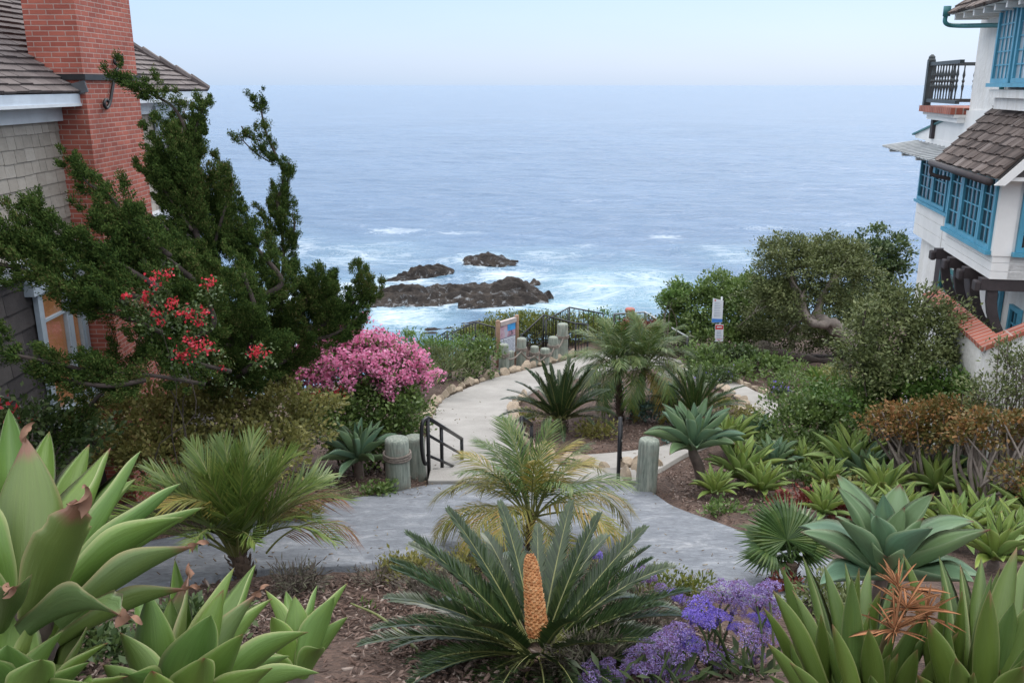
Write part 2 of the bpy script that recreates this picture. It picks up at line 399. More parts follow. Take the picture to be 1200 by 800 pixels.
# stamped blue-grey asphalt
masp, nt, bs, out = newmat('blue_grey_asphalt'); v = coords(nt)
a = ramp(nt, noise(nt, v, 3.2, 9, .72, .6), [(.32, (.108, .12, .14)), (.55, (.178, .193, .216)), (.72, (.32, .33, .345))])
mpn = nt.nodes.new('ShaderNodeMapping'); mpn.inputs['Scale'].default_value = (1, 2.2, 1); L(nt, v, mpn.inputs[0])
stn = noise(nt, mpn.outputs[0], 9, 6, .7, 1.2)
a = mixc(nt, .5, a, ramp(nt, stn, [(.36, (.42, .42, .44)), (.62, (1.3, 1.3, 1.3))]), 'MULTIPLY')
L(nt, a, bs.inputs['Base Color']); bs.inputs['Roughness'].default_value = .8
bump(nt, bs, math_(nt, 'ADD', stn, math_(nt, 'MULTIPLY', noise(nt, v, 120, 3), .4)), .6, .02)
# buff concrete / decomposed granite
mcon, nt, bs, out = newmat('buff_concrete'); v = coords(nt)
a = ramp(nt, noise(nt, v, 1.6, 9, .68), [(.3, (.245, .232, .215)), (.7, (.355, .34, .318))])
a = mixc(nt, .35, a, ramp(nt, noise(nt, v, 55, 5, .8), [(.35, (.5, .49, .47)), (.6, (1, 1, 1))]), 'MULTIPLY')
L(nt, a, bs.inputs['Base Color']); bs.inputs['Roughness'].default_value = .9; bump(nt, bs, noise(nt, v, 90, 4), .4, .01)
far_edge = gl([(-40, 690), (60, 662), (180, 636), (300, 610), (390, 590), (432, 583), (470, 577), (505, 570), (560, 568), (640, 568), (745, 571), (790, 596), (850, 618), (905, 640), (1010, 668)])
near_edge = gl([(-90, 760), (30, 725), (150, 695), (300, 672), (380, 668), (432, 664), (470, 656), (520, 652), (580, 650), (640, 652), (700, 664), (760, 682), (820, 694), (905, 706), (1010, 724)])
strip('asphalt_path', far_edge, near_edge, masp, .03)
# concrete landing and the path on its left of the island, then the one on its right
pl = gl([(502, 568), (497, 530), (505, 490), (514, 474), (530, 464), (570, 447), (610, 436), (650, 427), (690, 416), (740, 408)])
pr = gl([(648, 568), (618, 540), (601, 505), (600, 480), (612, 466), (645, 449), (690, 440), (730, 434), (770, 430), (800, 424)])
strip('concrete_path', pl, pr, mcon, .034, 160, 30)
ql = gl([(600, 540), (640, 536), (700, 534), (770, 526), (800, 516), (850, 503), (876, 486), (868, 470), (845, 456), (805, 446), (770, 438)])
qr = gl([(600, 569), (660, 569), (745, 569), (772, 552), (820, 526), (885, 502), (915, 488), (905, 468), (885, 460), (852, 443), (800, 428)])
strip('garden_path', ql, qr, mcon, .038, 160, 20)
# steps down from the asphalt: two broad concrete treads
sb = MB()
for k, (yy, zz) in enumerate([(11.05, .10), (11.5, .05)]):
    l, r = G(506, 560), G(742, 560)
    sb.box(((l.x + r.x) / 2, yy, hz(0, yy) + zz - .1), (r.x - l.x, .36, .24))
tag(sb.build('concrete_steps', mcon, bevel=.015), 'two broad pale concrete steps from the grey path down between the handrails', 'steps')
# ground sheet, pressed under the paths
for Vp, lift in PATHS:
    n, m = Vp.shape[:2]; pts = Vp.reshape(-1, 3)
    for p in pts[::1]:
        i0 = np.searchsorted(xs, p[0] - .1); i1 = np.searchsorted(xs, p[0] + .1); j0 = np.searchsorted(ys, p[1] - .15); j1 = np.searchsorted(ys, p[1] + .15)
        GZ[j0:j1, i0:i1] = np.minimum(GZ[j0:j1, i0:i1], hill(GX[j0:j1, i0:i1], GY[j0:j1, i0:i1]) - .035)
nx, ny = len(xs), len(ys); i = np.arange(nx * (ny - 1)).reshape(ny - 1, nx)[:, :-1].ravel()
me = mesh('ground', np.stack([GX.ravel(), GY.ravel(), GZ.ravel()], 1), np.stack([i, i + 1, i + nx + 1, i + nx], 1), smooth=True, uv=False)
mgr, nt, bs, out = newmat('bark_mulch_soil'); v = coords(nt)
vo = N(nt, 'ShaderNodeTexVoronoi', Scale=38.0); L(nt, v, vo.inputs['Vector'])
a = ramp(nt, noise(nt, v, 2.5, 8, .7), [(.3, (.055, .036, .028)), (.55, (.105, .068, .052)), (.75, (.17, .125, .105))])
a = mixc(nt, .6, a, ramp(nt, vo.outputs['Color'], [(.2, (.35, .3, .28)), (.8, (1.3, 1.2, 1.15))]), 'MULTIPLY')
L(nt, a, bs.inputs['Base Color']); bs.inputs['Roughness'].default_value = .95; bump(nt, bs, vo.outputs['Distance'], .8, .03)
tag(put('ground', me, mgr), kind='structure')
def on_path(x, y):
    for Vp, lift in PATHS:
        d = (Vp[:, :, 0] - x) ** 2 + (Vp[:, :, 1] - y) ** 2
        if d.min() < .012: return True
    return False
# bark chips lying loose: uncountable
def chips(name, regions, n, mat, size, label, cat, onpath=False):
    V = []; Fc = []; cnt = 0
    tree = np.concatenate([v[:, :, :2].reshape(-1, 2) for v, l in PATHS])
    while cnt < n:
        x0, x1, y0, y1 = regions[RNG.integers(len(regions))]
        x = RNG.uniform(x0, x1); y = RNG.uniform(y0, y1)
        if (((tree - (x, y)) ** 2).sum(1).min() < .02) != onpath: continue
        l = size * RNG.uniform(.4, 1.7); wd = size * RNG.uniform(.12, .4); th = RNG.uniform(.1, .3) * wd + .002
        M = Matrix.Rotation(RNG.uniform(0, 6.28), 3, 'Z') @ Matrix.Rotation(RNG.normal(0, .28), 3, 'Y') @ Matrix.Rotation(RNG.normal(0, .28), 3, 'X')
        k = len(V); z = hz(x, y) + (.045 if onpath else .05 * (RNG.random() ** 2) + .012)
        for a_ in (-1, 1):
            for b_ in (-1, 1):
                for c_ in (-1, 1):
                    q = M @ Vector((a_ * l / 2 * (1 - .35 * (b_ > 0)), b_ * wd / 2, c_ * th / 2)); V.append((q.x + x, q.y + y, q.z + z))
        Fc += [(k, k + 1, k + 3, k + 2), (k + 4, k + 6, k + 7, k + 5), (k, k + 4, k + 5, k + 1), (k + 2, k + 3, k + 7, k + 6), (k, k + 2, k + 6, k + 4), (k + 1, k + 5, k + 7, k + 3)]
        cnt += 1
    o = put(name, mesh(name, np.array(V), np.array(Fc), uv=False), mat); tag(o, label, cat, kind='stuff')
mch = island('bark_chip', [(0, (.055, .035, .028)), (.45, (.12, .075, .058)), (.8, (.20, .14, .115)), (1, (.33, .27, .235))], .95, .3, 60)
chips('bark_mulch', [(-1.6, 1.3, 2.8, 6.2), (-1.6, 1.3, 2.8, 6.2), (-.9, .4, 3, 5.5), (-3.2, -1.2, 1.6, 5.5), (-3.5, -1, 9.5, 12), (1.5, 4.5, 8.5, 12), (-4.6, -1.6, 3, 6.2), (-.3, 3.2, 12.3, 16)], 20000, mch, .05,
      'loose reddish brown bark mulch covering the planting beds', 'mulch')

chips('leaf_litter', [(-4, 4, 6, 11), (-4, 4, 6, 7.3), (-4, 4, 10, 11), (-2, 2.5, 12, 18)], 420, island('dry_leaf_bit', [(0, (.10, .07, .05)), (.6, (.22, .16, .10)), (1, (.30, .27, .20))], .9, .2, 50), .032, 'dry leaf litter scattered over the grey and pale paths', 'leaf litter', True)
# edging stones: eight rough blocks, copied along the edges
mst = island('edging_stone', [(0, (.24, .18, .13)), (.5, (.38, .30, .22)), (1, (.50, .42, .32))], .85, .6, 14, .5)
def rough_stone(seed, k=.22):
    import bmesh
    bm = bmesh.new(); bmesh.ops.create_icosphere(bm, subdivisions=3, radius=.5)
    r = np.random.default_rng(seed); dirs = r.normal(size=(13, 3)); dirs /= np.linalg.norm(dirs, axis=1)[:, None]; cut = r.uniform(.25, .40, 13)
    for v_ in bm.verts:
        p = np.array(v_.co)
        for d, c in zip(dirs, cut):
            e = p @ d - c
            if e > 0: p = p - d * e * .97
        v_.co = p
    me = bpy.data.meshes.new('edging_stone'); bm.to_mesh(me); bm.free(); me.materials.append(mst); return me
STONE = [rough_stone(100 + k) for k in range(8)]
def stones(pix, n, size, label, group, off=0.0, gap=0.0):
    pts = resample(smoothpath(gl(pix), 6), n)
    for k, p in enumerate(pts):
        s = size * random.uniform(.75, 1.35); a = pts[min(k + 1, n - 1)] - pts[max(k - 1, 0)]; az = math.atan2(a.y, a.x)
        o = bpy.data.objects.new('edging_stone', STONE[random.randrange(8)]); COL.objects.link(o)
        x = p.x + random.uniform(-.03, .03) + off * math.sin(az); y = p.y - off * math.cos(az) + random.uniform(-.03, .03)
        hh = s * random.uniform(.7, 1.05)
        o.location = (x, y, hz(x, y) + hh * .28); o.scale = (s * random.uniform(1.0, 1.45), s * .8, hh); o.rotation_euler = (random.uniform(-.2, .2), random.uniform(-.2, .2), az + random.uniform(-.35, .35))
        tag(o, label, 'stone', group)
stones([(497, 505), (503, 487), (512, 473), (530, 462), (570, 446), (610, 435), (650, 425), (672, 418)], 30, .3, 'rough tan stone edging the far side of the pale path below the posts', 'stones along the outer edge of the path')
stones([(764, 546), (735, 551), (700, 551), (660, 544), (630, 530), (612, 513), (604, 496), (604, 478), (616, 465)], 29, .29, 'rough tan stone edging the island bed of palms and cycads', 'stones round the island bed')
stones([(862, 488), (872, 480), (866, 470), (850, 461), (838, 452)], 9, .26, 'small tan stone at the back of the island bed beside the garden path', 'stones at the back of the island bed')
stones([(800, 432), (850, 445), (885, 457), (905, 466), (922, 477)], 17, .26, 'small pale stone along the upper edge of the garden path', 'stones along the upper garden path')
stones([(735, 566), (744, 558), (752, 551)], 4, .3, 'rough stone at the foot of the short weathered post', 'stones beside the short post')
# ------------------------------------------------------------------ posts, rails, signs
def zat(y, py): return H - y * math.tan(math.atan((py - 400) / F) + PITCH)
def at(px, py, y):
    z = zat(y, py); return Vector(((px - 600) / F * (y * CP + (H - z) * SP), y, z))
mpost, nt, bs, out = newmat('weathered_green_wood'); v = coords(nt)
mpp = nt.nodes.new('ShaderNodeMapping'); mpp.inputs['Scale'].default_value = (1, 1, .12); L(nt, v, mpp.inputs[0])
gn = noise(nt, mpp.outputs[0], 26, 7, .7, .3)
a = ramp(nt, gn, [(.3, (.10, .12, .10)), (.5, (.21, .24, .205)), (.7, (.34, .355, .30))])
a = mixc(nt, ramp(nt, noise(nt, v, 6, 4), [(.5, (0,) * 3), (.75, (.7,) * 3)]), a, (.20, .17, .14))
L(nt, a, bs.inputs['Base Color']); bs.inputs['Roughness'].default_value = .9; bump(nt, bs, gn, .7, .015)
mrope = solid('old_rope', (.20, .17, .145), .95, .4, 30, 0, .5, 90)
def post(px, base, top, wpx, label, rope=True, group=None, dy=0.0):
    g = G(px, base); y = g.y + dy; zt = zat(y, top); r = wpx / F * depth(Vector((0, y, (g.z + zt) / 2))) / 2
    p = at(px, (base + top) / 2, y); g = Vector((p.x, y, hz(p.x, y)))
    t = thing('wooden_post', label, 'post', g, group); h = zt - g.z
    mb = MB(); lean = Matrix.Rotation(random.uniform(-.03, .03), 3, 'Y')
    mb.lathe(g, [(r * 1.02, -.25), (r, .1), (r * .99, h * .5), (r * .97, h - .05), (r * .9, h - .012), (r * .72, h)], 20, lean)
    mb.build('post_shaft', mpost, t, True)
    if rope:
        mr = MB(); zr = h * (.62 if h > .5 else .6)
        for k in range(3):
            pts = [lean @ Vector((math.cos(q) * (r + .012), math.sin(q) * (r + .012), zr + k * .03 + .004 * math.sin(q * 2 + k))) + g for q in np.linspace(0, 2 * PI, 25)]
            mr.tube(pts, .016, 6, False)
        mr.build('rope', mrope, t, True)
    return g, h
post(466, 572, 513, 29, 'thick rope-bound wooden post, foremost one left of the handrail', True, 'posts at the head of the steps')
post(486, 560, 511, 25, 'plain wooden post half hidden behind the thick rope-bound post', False, 'posts at the head of the steps')
post(758, 576, 514, 25, 'single weathered green post right of the steps, beside the agaves', False, 'posts at the head of the steps')
ROW = [(573, 440, 416, 6, 'thin plain grey post beside the round green bush, first of the row'), (590, 438, 403, 11.5, 'wide post with a splintered top, left of the others before the info board'),
       (599, 433, 411, 7, 'short narrow post squeezed between two taller posts in front of the info board'), (610.5, 432, 396, 11.5, 'tall roped post in front of the right side of the info board'),
       (626, 430, 405.5, 10, 'short stout roped post just right of the info board'), (638.5, 428, 408, 11.5, 'shortest roped post in the middle of the row by the railing'),
       (648.5, 425, 394.5, 11.5, 'roped post of medium height, second from the tallest end of the row'), (659.5, 421, 379, 13, 'tallest roped post of the row, beside the stair railing')]
tops = []
for px, b, tp, wd, lb in ROW: tops.append(post(px, b, tp, wd, lb, wd > 7.5, 'rope-bound posts along the path'))
mr = MB()
tt = [tops[k] for k in (1, 3, 4, 5, 6, 7)]
for (a, ha), (b, hb) in zip(tt, tt[1:]):
    p = a + Vector((0, -.02, ha * .62)); q = b + Vector((0, -.02, hb * .62))
    mr.tube([p.lerp(q, t) + Vector((0, -.16, -.12 * math.sin(PI * t))) for t in np.linspace(0, 1, 9)], .022, 6)
tag(mr.build('slack_rope', mrope, None, True), 'slack weathered rope strung from post to post beside the path', 'rope')

mblk = solid('black_enamel', (.016, .017, .02), .35, .3, 8, .2, .08, 60)
mgalv = solid('galvanised_steel', (.38, .40, .42), .4, .2, 8, .7, .08, 60)
# three tubular handrails at the steps
def handrail(label, rails, posts, y0, y1, xs0, xs1, r=.026):
    """rails: [(py near, py far)], posts: [(t, py top, py base)]; y0..y1 the run away from the camera"""
    t = thing('handrail', label, 'handrail', G(xs0, posts[0][2]), 'black handrails at the steps')
    for tt_, tp, bs_ in posts:
        y = y0 + (y1 - y0) * tt_; px = xs0 + (xs1 - xs0) * tt_
        a = at(px, tp, y); b = Vector((a.x, y, min(at(px, bs_, y).z, hz(a.x, y)) - .02))
        MB().tube([b, a], r, 10).build('rail_post', mblk, t, True)
    for k, (a, b) in enumerate(rails):
        p, q = at(xs0, a, y0), at(xs1, b, y1); d = (q - p).normalized()
        MB().tube([p, q], r * (1.05 if k == 0 else .8), 10).build('top_rail' if k == 0 else 'mid_rail', mblk, t, True)
    return t
yl = G(502, 563).y
handrail('black three-bar handrail left of the steps, beside the rope-bound post', [(489, 514), (509, 532), (533, 550)], [(0, 488, 563), (.4, 498, 553), (1, 513, 551)], yl, yl + 1.5, 501, 541)
p = [at(501, 489, yl), at(495, 496, yl - .12), at(494, 520, yl - .14), at(497, 541, yl - .05), at(501, 543, yl)]
o = MB().tube(smoothpath(p, 5), .026, 10).build('rail_return', mblk, bpy.data.objects['handrail'], True)
ym = G(612, 556).y + .3
handrail('black handrail in the middle of the steps, half hidden by the yellow-green palm', [(489, 497), (507, 514), (524, 530)], [(0, 489, 545), (1, 497, 536)], ym, ym + 1.1, 611, 623)
yr = G(727, 569).y
handrail('slim black handrail right of the steps, seen end on', [(490, 496), (512, 516), (535, 538)], [(0, 489, 569), (1, 496, 556)], yr, yr + 1.3, 727, 728)
# stair and overlook railings
def railing(label, pts, hgt=.95, r=.024, steel=False, gap=.16):
    """pts: [(px, py of the top rail, y distance)]"""
    P3 = [at(*p) for p in pts]; P3f = [Vector((p.x, p.y, p.z - hgt)) for p in P3]
    t = thing('stair_railing', label, 'railing', P3f[0], 'black railings round the stairs and the overlook')
    MB().tube(P3, r, 8).build('top_rail', mgalv if steel else mblk, t, True)
    MB().tube([p + Vector((0, 0, .1)) for p in P3f], r * .8, 8).build('bottom_rail', mblk, t, True)
    for p, q in zip(P3, P3f):
        MB().tube([p, Vector((q.x, q.y, min(q.z, hz(q.x, q.y)) - .05))], r * 1.15, 8).build('rail_post', mblk, t, True)
    for a, b in zip(P3, P3[1:]):
        n = max(2, int((b - a).length / gap)); mb = MB()
        for k in range(1, n):
            q = a.lerp(b, k / n); mb.tube([q, q - Vector((0, 0, hgt - .1))], .011, 5, False)
        mb.build('balusters', mblk, t)
    return t
railing('black stair railing just right of the info board, rising then dropping behind the tall post', [(611, 393, 25.2), (637, 369, 27.0), (675, 379, 25.6), (689, 380, 25.0)])
railing('black railing with a level top behind the other stair railing, above the feathery palm', [(640, 375, 26.4), (667, 360, 28.4), (707, 367.5, 28.0)])
railing('railing of the overlook with a grey steel top sloping down to the sign side', [(720, 368, 29), (756, 365.5, 29), (806, 395, 25.2)], .92, .03, True)
railing('black stair railing dropping away left of the info board, the upper one', [(505, 405, 29), (530, 389.5, 27.6), (557, 377.5, 26.6), (581, 384, 26.0)])
railing('lower black railing in front of the stairs left of the info board', [(500, 402, 27.5), (524, 388, 26.4), (550, 397, 25.8), (578, 404, 25.5)], .8)

# information board on two timber posts
mtim = solid('brown_timber', (.30, .19, .125), .8, .3, 10, 0, .4, 50)
mwht = solid('white_sign_face', (.66, .70, .76), .45, .06, 3, 0, 0)
yL = G(590, 437).y + 1.0; A_ = at(583.5, 376, yL); yR = (H - A_.z) / math.tan(math.atan((369.5 - 400) / F) + PITCH); B_ = at(605.5, 369.5, yR)
t = thing('information_board', 'information board with a beach picture above text, between two brown timber posts', 'information board', (A_.x, A_.y, hz(A_.x, A_.y)))
for q in (A_, B_):
    MB().lathe(Vector((q.x, q.y, 0)), [(.062, hz(q.x, q.y) - .1), (.062, q.z - .01), (.045, q.z + .015)], 14).build('timber_post', mtim, t, True)
dv = (B_ - A_); dv.z = 0; Lb = dv.length; dv.normalize(); nv = Vector((dv.y, -dv.x, 0))
if nv.y > 0: nv = -nv
def bq(mb, u0, u1, z0, z1, off, th=.004):
    a = A_ + dv * u0 + nv * off; b = A_ + dv * u1 + nv * off
    mb.prism([Vector((a.x, a.y, A_.z + z0)), Vector((b.x, b.y, A_.z + z0)), Vector((b.x, b.y, A_.z + z1)), Vector((a.x, a.y, A_.z + z1))], nv * th); return mb
bq(MB(), .06, Lb - .06, -.16, -.04, -.05, .1).build('header_rail', solid('header_board', (.42, .36, .35), .7, .15), t)
bq(MB(), .07, Lb - .07, -1.02, -.165, -.02, .03).build('panel', mwht, t)
pc, nt, bs, out = newmat('beach_picture'); v = coords(nt)
sp_ = nt.nodes.new('ShaderNodeSeparateXYZ'); L(nt, v, sp_.inputs[0])
L(nt, ramp(nt, noise(nt, v, 3.5, 4), [(.38, (.05, .06, .09)), (.46, (.42, .25, .33)), (.55, (.50, .36, .42)), (.62, (.42, .42, .52))]), bs.inputs['Base Color']); bs.inputs['Roughness'].default_value = .4
bq(MB(), .075, Lb - .075, -.52, -.18, .011).build('picture', pc, t)
bq(MB(), Lb * .48, Lb - .08, -.36, -.182, .0155).build('picture_sky', solid('picture_blue', (.05, .33, .72), .4, .3, 5, 0, 0), t)
mink = solid('dark_print', (.10, .12, .22), .6, .1, 3, 0, 0)
mb = MB(); bq(mb, .075, Lb - .075, -.545, -.528, .011)
for k in range(11):
    u = .1
    while u < Lb - .14:
        l = random.uniform(.03, .11); bq(mb, u, min(u + l, Lb - .1), -.60 - k * .036, -.587 - k * .036, .011, .002); u += l + .016
mb.build('print', mink, t)

# two white notices on one steel post
yS = G(842, 428).y; c = at(842, 412, yS); gz_ = hz(c.x, yS)
t = thing('sign_post', 'steel post with a white blue-footed notice above a red-headed white notice', 'sign', (c.x, yS, gz_))
zt = zat(yS, 348)
MB().tube([(c.x, yS + .02, gz_ - .1), (c.x, yS + .02, zt)], .03, 8).build('steel_post', mgalv, t, True)
def plate(nm, x0, x1, y0, y1, skew, drop, mat, par, off=0.0, th=.008):
    a, b = at(x0, y1, yS), at(x1, y1, yS); cc, d = at(x1 + skew, y0 + drop, yS), at(x0 + skew, y0, yS)
    q = [Vector((s.x, yS - .02 - off + .12 * (s.x - c.x), s.z)) for s in (a, b, cc, d)]
    return MB().prism(q, (0, -th, 0)).build(nm, mat, par)
mred = solid('red_print', (.52, .05, .06), .5, .1, 3, 0, 0); mblu = solid('blue_print', (.06, .22, .62), .5, .1, 3, 0, 0); mgp = solid('grey_print', (.30, .36, .46), .6, .1, 3, 0, 0)
n1_ = plate('upper_notice', 833.4, 846, 348.8, 377.5, 1.6, 3.2, mwht, t)
plate('blue_foot', 833.5, 845.9, 372.5, 377.2, .3, 1.0, mblu, n1_, .0085, .002)
for k in range(9): plate('text_line', 836.2 + .1 * (9 - k), 844.6 - random.uniform(0, 2), 353.6 + k * 2.0, 354.4 + k * 2.0, 0, .5, mgp, n1_, .0085, .002)
plate('red_mark', 837, 838.6, 350.6, 352.2, 0, 0, mred, n1_, .0085, .002)
n2_ = plate('lower_notice', 837.2, 847.2, 379.3, 399.5, .6, .8, mwht, t)
plate('red_header', 837.9, 847.3, 380.1, 385.6, .2, .7, mred, n2_, .0085, .002)
plate('header_text', 839.6, 845.8, 382.0, 383.4, 0, .3, mwht, n2_, .011, .002)
for k in range(6): plate('text_line', 839.2, 845.6 - random.uniform(0, 1.5), 387.2 + k * 1.9, 388.1 + k * 1.9, 0, .3, mgp if k < 5 else mred, n2_, .0085, .002)
# red-lidded bin at the overlook
q = at(738, 372, 29.6); g = hz(q.x, q.y); t = thing('litter_bin', 'round bin with a dull red lid behind the overlook railing', 'bin', (q.x, q.y, g)); zt = zat(29.6, 361)
MB().lathe((q.x, q.y, 0), [(.13, g - .1), (.14, zt - .13)], 18).build('bin_body', solid('pale_bin', (.34, .27, .24), .7), t, True)
MB().lathe((q.x, q.y, 0), [(.165, zt - .13), (.17, zt - .04), (.14, zt)], 18).build('bin_lid', solid('dull_red', (.36, .09, .07), .6), t, True)
# ------------------------------------------------------------------ shingled house on the left
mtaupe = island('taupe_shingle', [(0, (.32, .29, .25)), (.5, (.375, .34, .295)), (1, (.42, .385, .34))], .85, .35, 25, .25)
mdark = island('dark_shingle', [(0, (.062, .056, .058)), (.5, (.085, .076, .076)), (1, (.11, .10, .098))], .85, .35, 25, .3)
mroof = island('brown_roof_tile', [(0, (.095, .078, .076)), (.5, (.135, .112, .108)), (1, (.17, .145, .14))], .8, .4, 30, .3)
mbrick = bricks('red_brick', (.44, .125, .085), (.31, .075, .052), (.44, .29, .25), .17, .052, .006)
mtrim = solid('white_trim', (.62, .66, .70), .5, .12, 4)
mshake = island('cedar_shake', [(0, (.075, .055, .048)), (.5, (.14, .105, .09)), (.85, (.21, .165, .145)), (1, (.28, .235, .215))], .9, .5, 22, .45)
def shingles(mb, o, u, v, w, l, course, wr, th=.018, jit=.012, lap=1.25, keep=None):
    """rows of separate shingles on the plane o + a u + b v (b runs upward); butt edge at the bottom of each course"""
    u = Vector(u).normalized(); v = Vector(v).normalized(); n = u.cross(v).normalized()
    k = 0
    while k * course < l - .02:
        b0 = k * course; a = -random.uniform(0, wr[1]); ln = min(course * lap, l - b0)
        lo, hi = keep(b0 + course * .3) if keep else (0, w)
        while a < hi:
            wd = random.uniform(*wr); a0 = max(a + .003, lo); a1 = min(a + wd - .003, hi)
            if a1 - a0 > .025:
                j = random.uniform(-jit, jit); t1 = th * random.uniform(.8, 1.25); c0 = Vector(o) + u * a0 + v * (b0 + j); c1 = Vector(o) + u * a1 + v * (b0 + j)
                e0, e1 = c0 + v * (ln - j), c1 + v * (ln - j)
                top = .25 * th
                mb.add([c0 + n * .003, c1 + n * .003, e1 + n * .001, e0 + n * .001, c0 + n * (t1 + .006), c1 + n * (t1 + .006), e1 + n * top, e0 + n * top],
                       [(4, 5, 6, 7), (0, 1, 5, 4), (1, 2, 6, 5), (3, 0, 4, 7), (0, 3, 2, 1)])
            a += wd
        k += 1
hx, hy0, hy1, he = -4.8, 4.5, 13.55, H - .12
house = thing('shingled_house', 'taupe shingled house with a brown tiled roof and tall brick chimney', 'house', (hx - 2, 9, hz(hx - 2, 9)))
mb = MB()
mb.prism([Vector((hx, hy0, H - 7)), Vector((hx - 3.2, hy0, H - 7)), Vector((hx - 3.2, hy1, H - 7)), Vector((hx, hy1, H - 7))], (0, 0, 7 - .2))
mb.build('wall', solid('house_core', (.12, .11, .10), .9), house)
belt = H - 1.72
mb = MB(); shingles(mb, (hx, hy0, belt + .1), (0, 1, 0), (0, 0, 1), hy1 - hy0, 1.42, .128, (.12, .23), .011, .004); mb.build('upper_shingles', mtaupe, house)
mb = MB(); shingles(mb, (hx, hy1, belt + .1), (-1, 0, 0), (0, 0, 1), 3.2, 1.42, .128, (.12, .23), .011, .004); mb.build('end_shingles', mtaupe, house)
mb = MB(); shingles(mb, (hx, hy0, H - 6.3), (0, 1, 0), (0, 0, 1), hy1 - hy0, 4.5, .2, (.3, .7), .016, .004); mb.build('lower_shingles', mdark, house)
MB().box((hx + .03, (hy0 + hy1) / 2, belt), (.1, hy1 - hy0, .13)).box((hx + .05, (hy0 + hy1) / 2, belt + .085), (.16, hy1 - hy0 + .02, .035)).build('belt_course', mtrim, house)
# eave: frieze, soffit, gutter lip
ov = .3
MB().box((hx + .035, (hy0 + hy1) / 2, he - .165), (.07, hy1 - hy0 + .06, .15)).build('frieze', mtrim, house)
MB().box((hx - 1.6, (hy0 + hy1) / 2, he - .075), (3.2 + 2 * ov - .02, hy1 - hy0 + 2 * ov - .02, .03)).build('soffit', mtrim, house)
ex = hx + ov - .05; ey = hy1 + ov - .05
MB().box((ex + .0, (hy0 + ey) / 2, he - .02), (.06, ey - hy0, .11)).box((hx - 1.45, ey - .03, he - .02), (3.4, .06, .11)).build('fascia', solid('blue_white_gutter', (.55, .62, .70), .45, .1), house)
rise, run = 1.2, 1.6
o = Vector((ex + .03, ey + .03, he + .045)); rid = Vector((ex + .03 - run, ey + .03 - run, he + .045 + rise)); rs = Vector((rid.x, hy0 - .3, rid.z)); es = Vector((o.x, hy0 - .3, o.z))
wx = rid.x - run; ow = Vector((wx, o.y, o.z)); ws = Vector((wx, hy0 - .3, o.z))
t_ = Vector((0, 0, -.03)); e_ = Vector((0, 0, -.028))
mb = MB(); mb.add([p + e_ for p in (o, rid, rs, es, ow, ws)], [(0, 1, 2, 3), (4, 1, 0), (4, 5, 2, 1), (3, 2, 5), (0, 3, 5, 4)]); mb.build('roof_deck', mdark, house)
slope = Vector((-run, 0, rise)); sl_ = slope.length
mb = MB(); Lr = o.y - es.y
shingles(mb, es, (0, 1, 0), slope, Lr, sl_, .108, (.2, .235), .026, .005, 1.2, keep=lambda b: (0, Lr - b / sl_ * run))
shingles(mb, o, (-1, 0, 0), (0, -run, rise), 2 * run, sl_, .108, (.2, .235), .026, .005, 1.2, keep=lambda b: (b / sl_ * run, 2 * run - b / sl_ * run))
shingles(mb, ow, (0, -1, 0), (run, 0, rise), Lr, sl_, .108, (.2, .235), .026, .005, 1.2, keep=lambda b: (b / sl_ * run, Lr))
mb.build('roof', mroof, house)
mb = MB()
for a, b in ((o, rid), (ow, rid), (rid, rs)):
    n = int((b - a).length / .24)
    for k in range(n):
        p, q = a.lerp(b, k / n), a.lerp(b, (k + 1.15) / n); mb.tube([p + Vector((0, 0, .025)), q + Vector((0, 0, .045))], [.055, .065], 8)
mb.build('ridge_tiles', mroof, house)
# chimney
cy0, cy1, cx = 9.72, 11.12, -4.46
ch = MB().box(((cx - 5.0) / 2, (cy0 + cy1) / 2, H - 2.1), (cx + 5.0, cy1 - cy0, 10.6)).build('chimney', mbrick, house)
# flashing against the roof
MB().box((-4.60, cy0 - .012, he + .07), (.34, .02, .12), Matrix.Rotation(-.25, 3, 'Y')).build('flashing', solid('lead_flashing', (.08, .085, .095), .5), ch)
miron = solid('black_iron', (.02, .02, .022), .5, .3, 10, .3)
mb = MB()
sx_ = cx + .035
def cp(px, py):
    Z = (sx_) * F / (px - 600); return P(px, py, Z)
sc = smoothpath([cp(*q) for q in [(137, 76), (134, 73), (136, 68), (140, 65), (143, 69), (142, 76), (137, 81), (134.5, 88), (133, 97), (131, 108), (129, 120), (125, 127), (122, 122), (124, 117), (127, 119)]], 6)
mb.tube(sc, .017, 8)
mb.build('iron_scroll', miron, ch, True)
zb = cp(133, 91).z
mb = MB(); mb.box((sx_ - .015, (cy0 + cy1) / 2, zb), (.022, cy1 - cy0 + .06, .06)).box(((cx - 5) / 2, cy0 - .018, zb), (cx + 5.02, .022, .06)); mb.build('iron_strap', miron, ch)
# windows: near the ground, and at the far corner
mglass, nt, bs, out = newmat('window_glass'); tr_ = nt.nodes.new('ShaderNodeBsdfTransparent'); tr_.inputs[0].default_value = (.9, .9, .9, 1); gl_ = nt.nodes.new('ShaderNodeBsdfGlossy'); gl_.inputs['Roughness'].default_value = .02
mx = nt.nodes.new('ShaderNodeMixShader'); fr_ = nt.nodes.new('ShaderNodeFresnel'); fr_.inputs[0].default_value = 1.33; mx.inputs[0].default_value = .08; L(nt, tr_.outputs[0], mx.inputs[1]); L(nt, gl_.outputs[0], mx.inputs[2]); L(nt, mx.outputs[0], out.inputs[0])
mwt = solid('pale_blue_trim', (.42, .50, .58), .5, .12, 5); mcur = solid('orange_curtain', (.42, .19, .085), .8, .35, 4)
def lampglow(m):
    b = m.node_tree.nodes['Principled BSDF']; b.inputs['Emission Color'].default_value = (.80, .38, .15, 1); b.inputs['Emission Strength'].default_value = .12   # a lamp is on behind this curtain
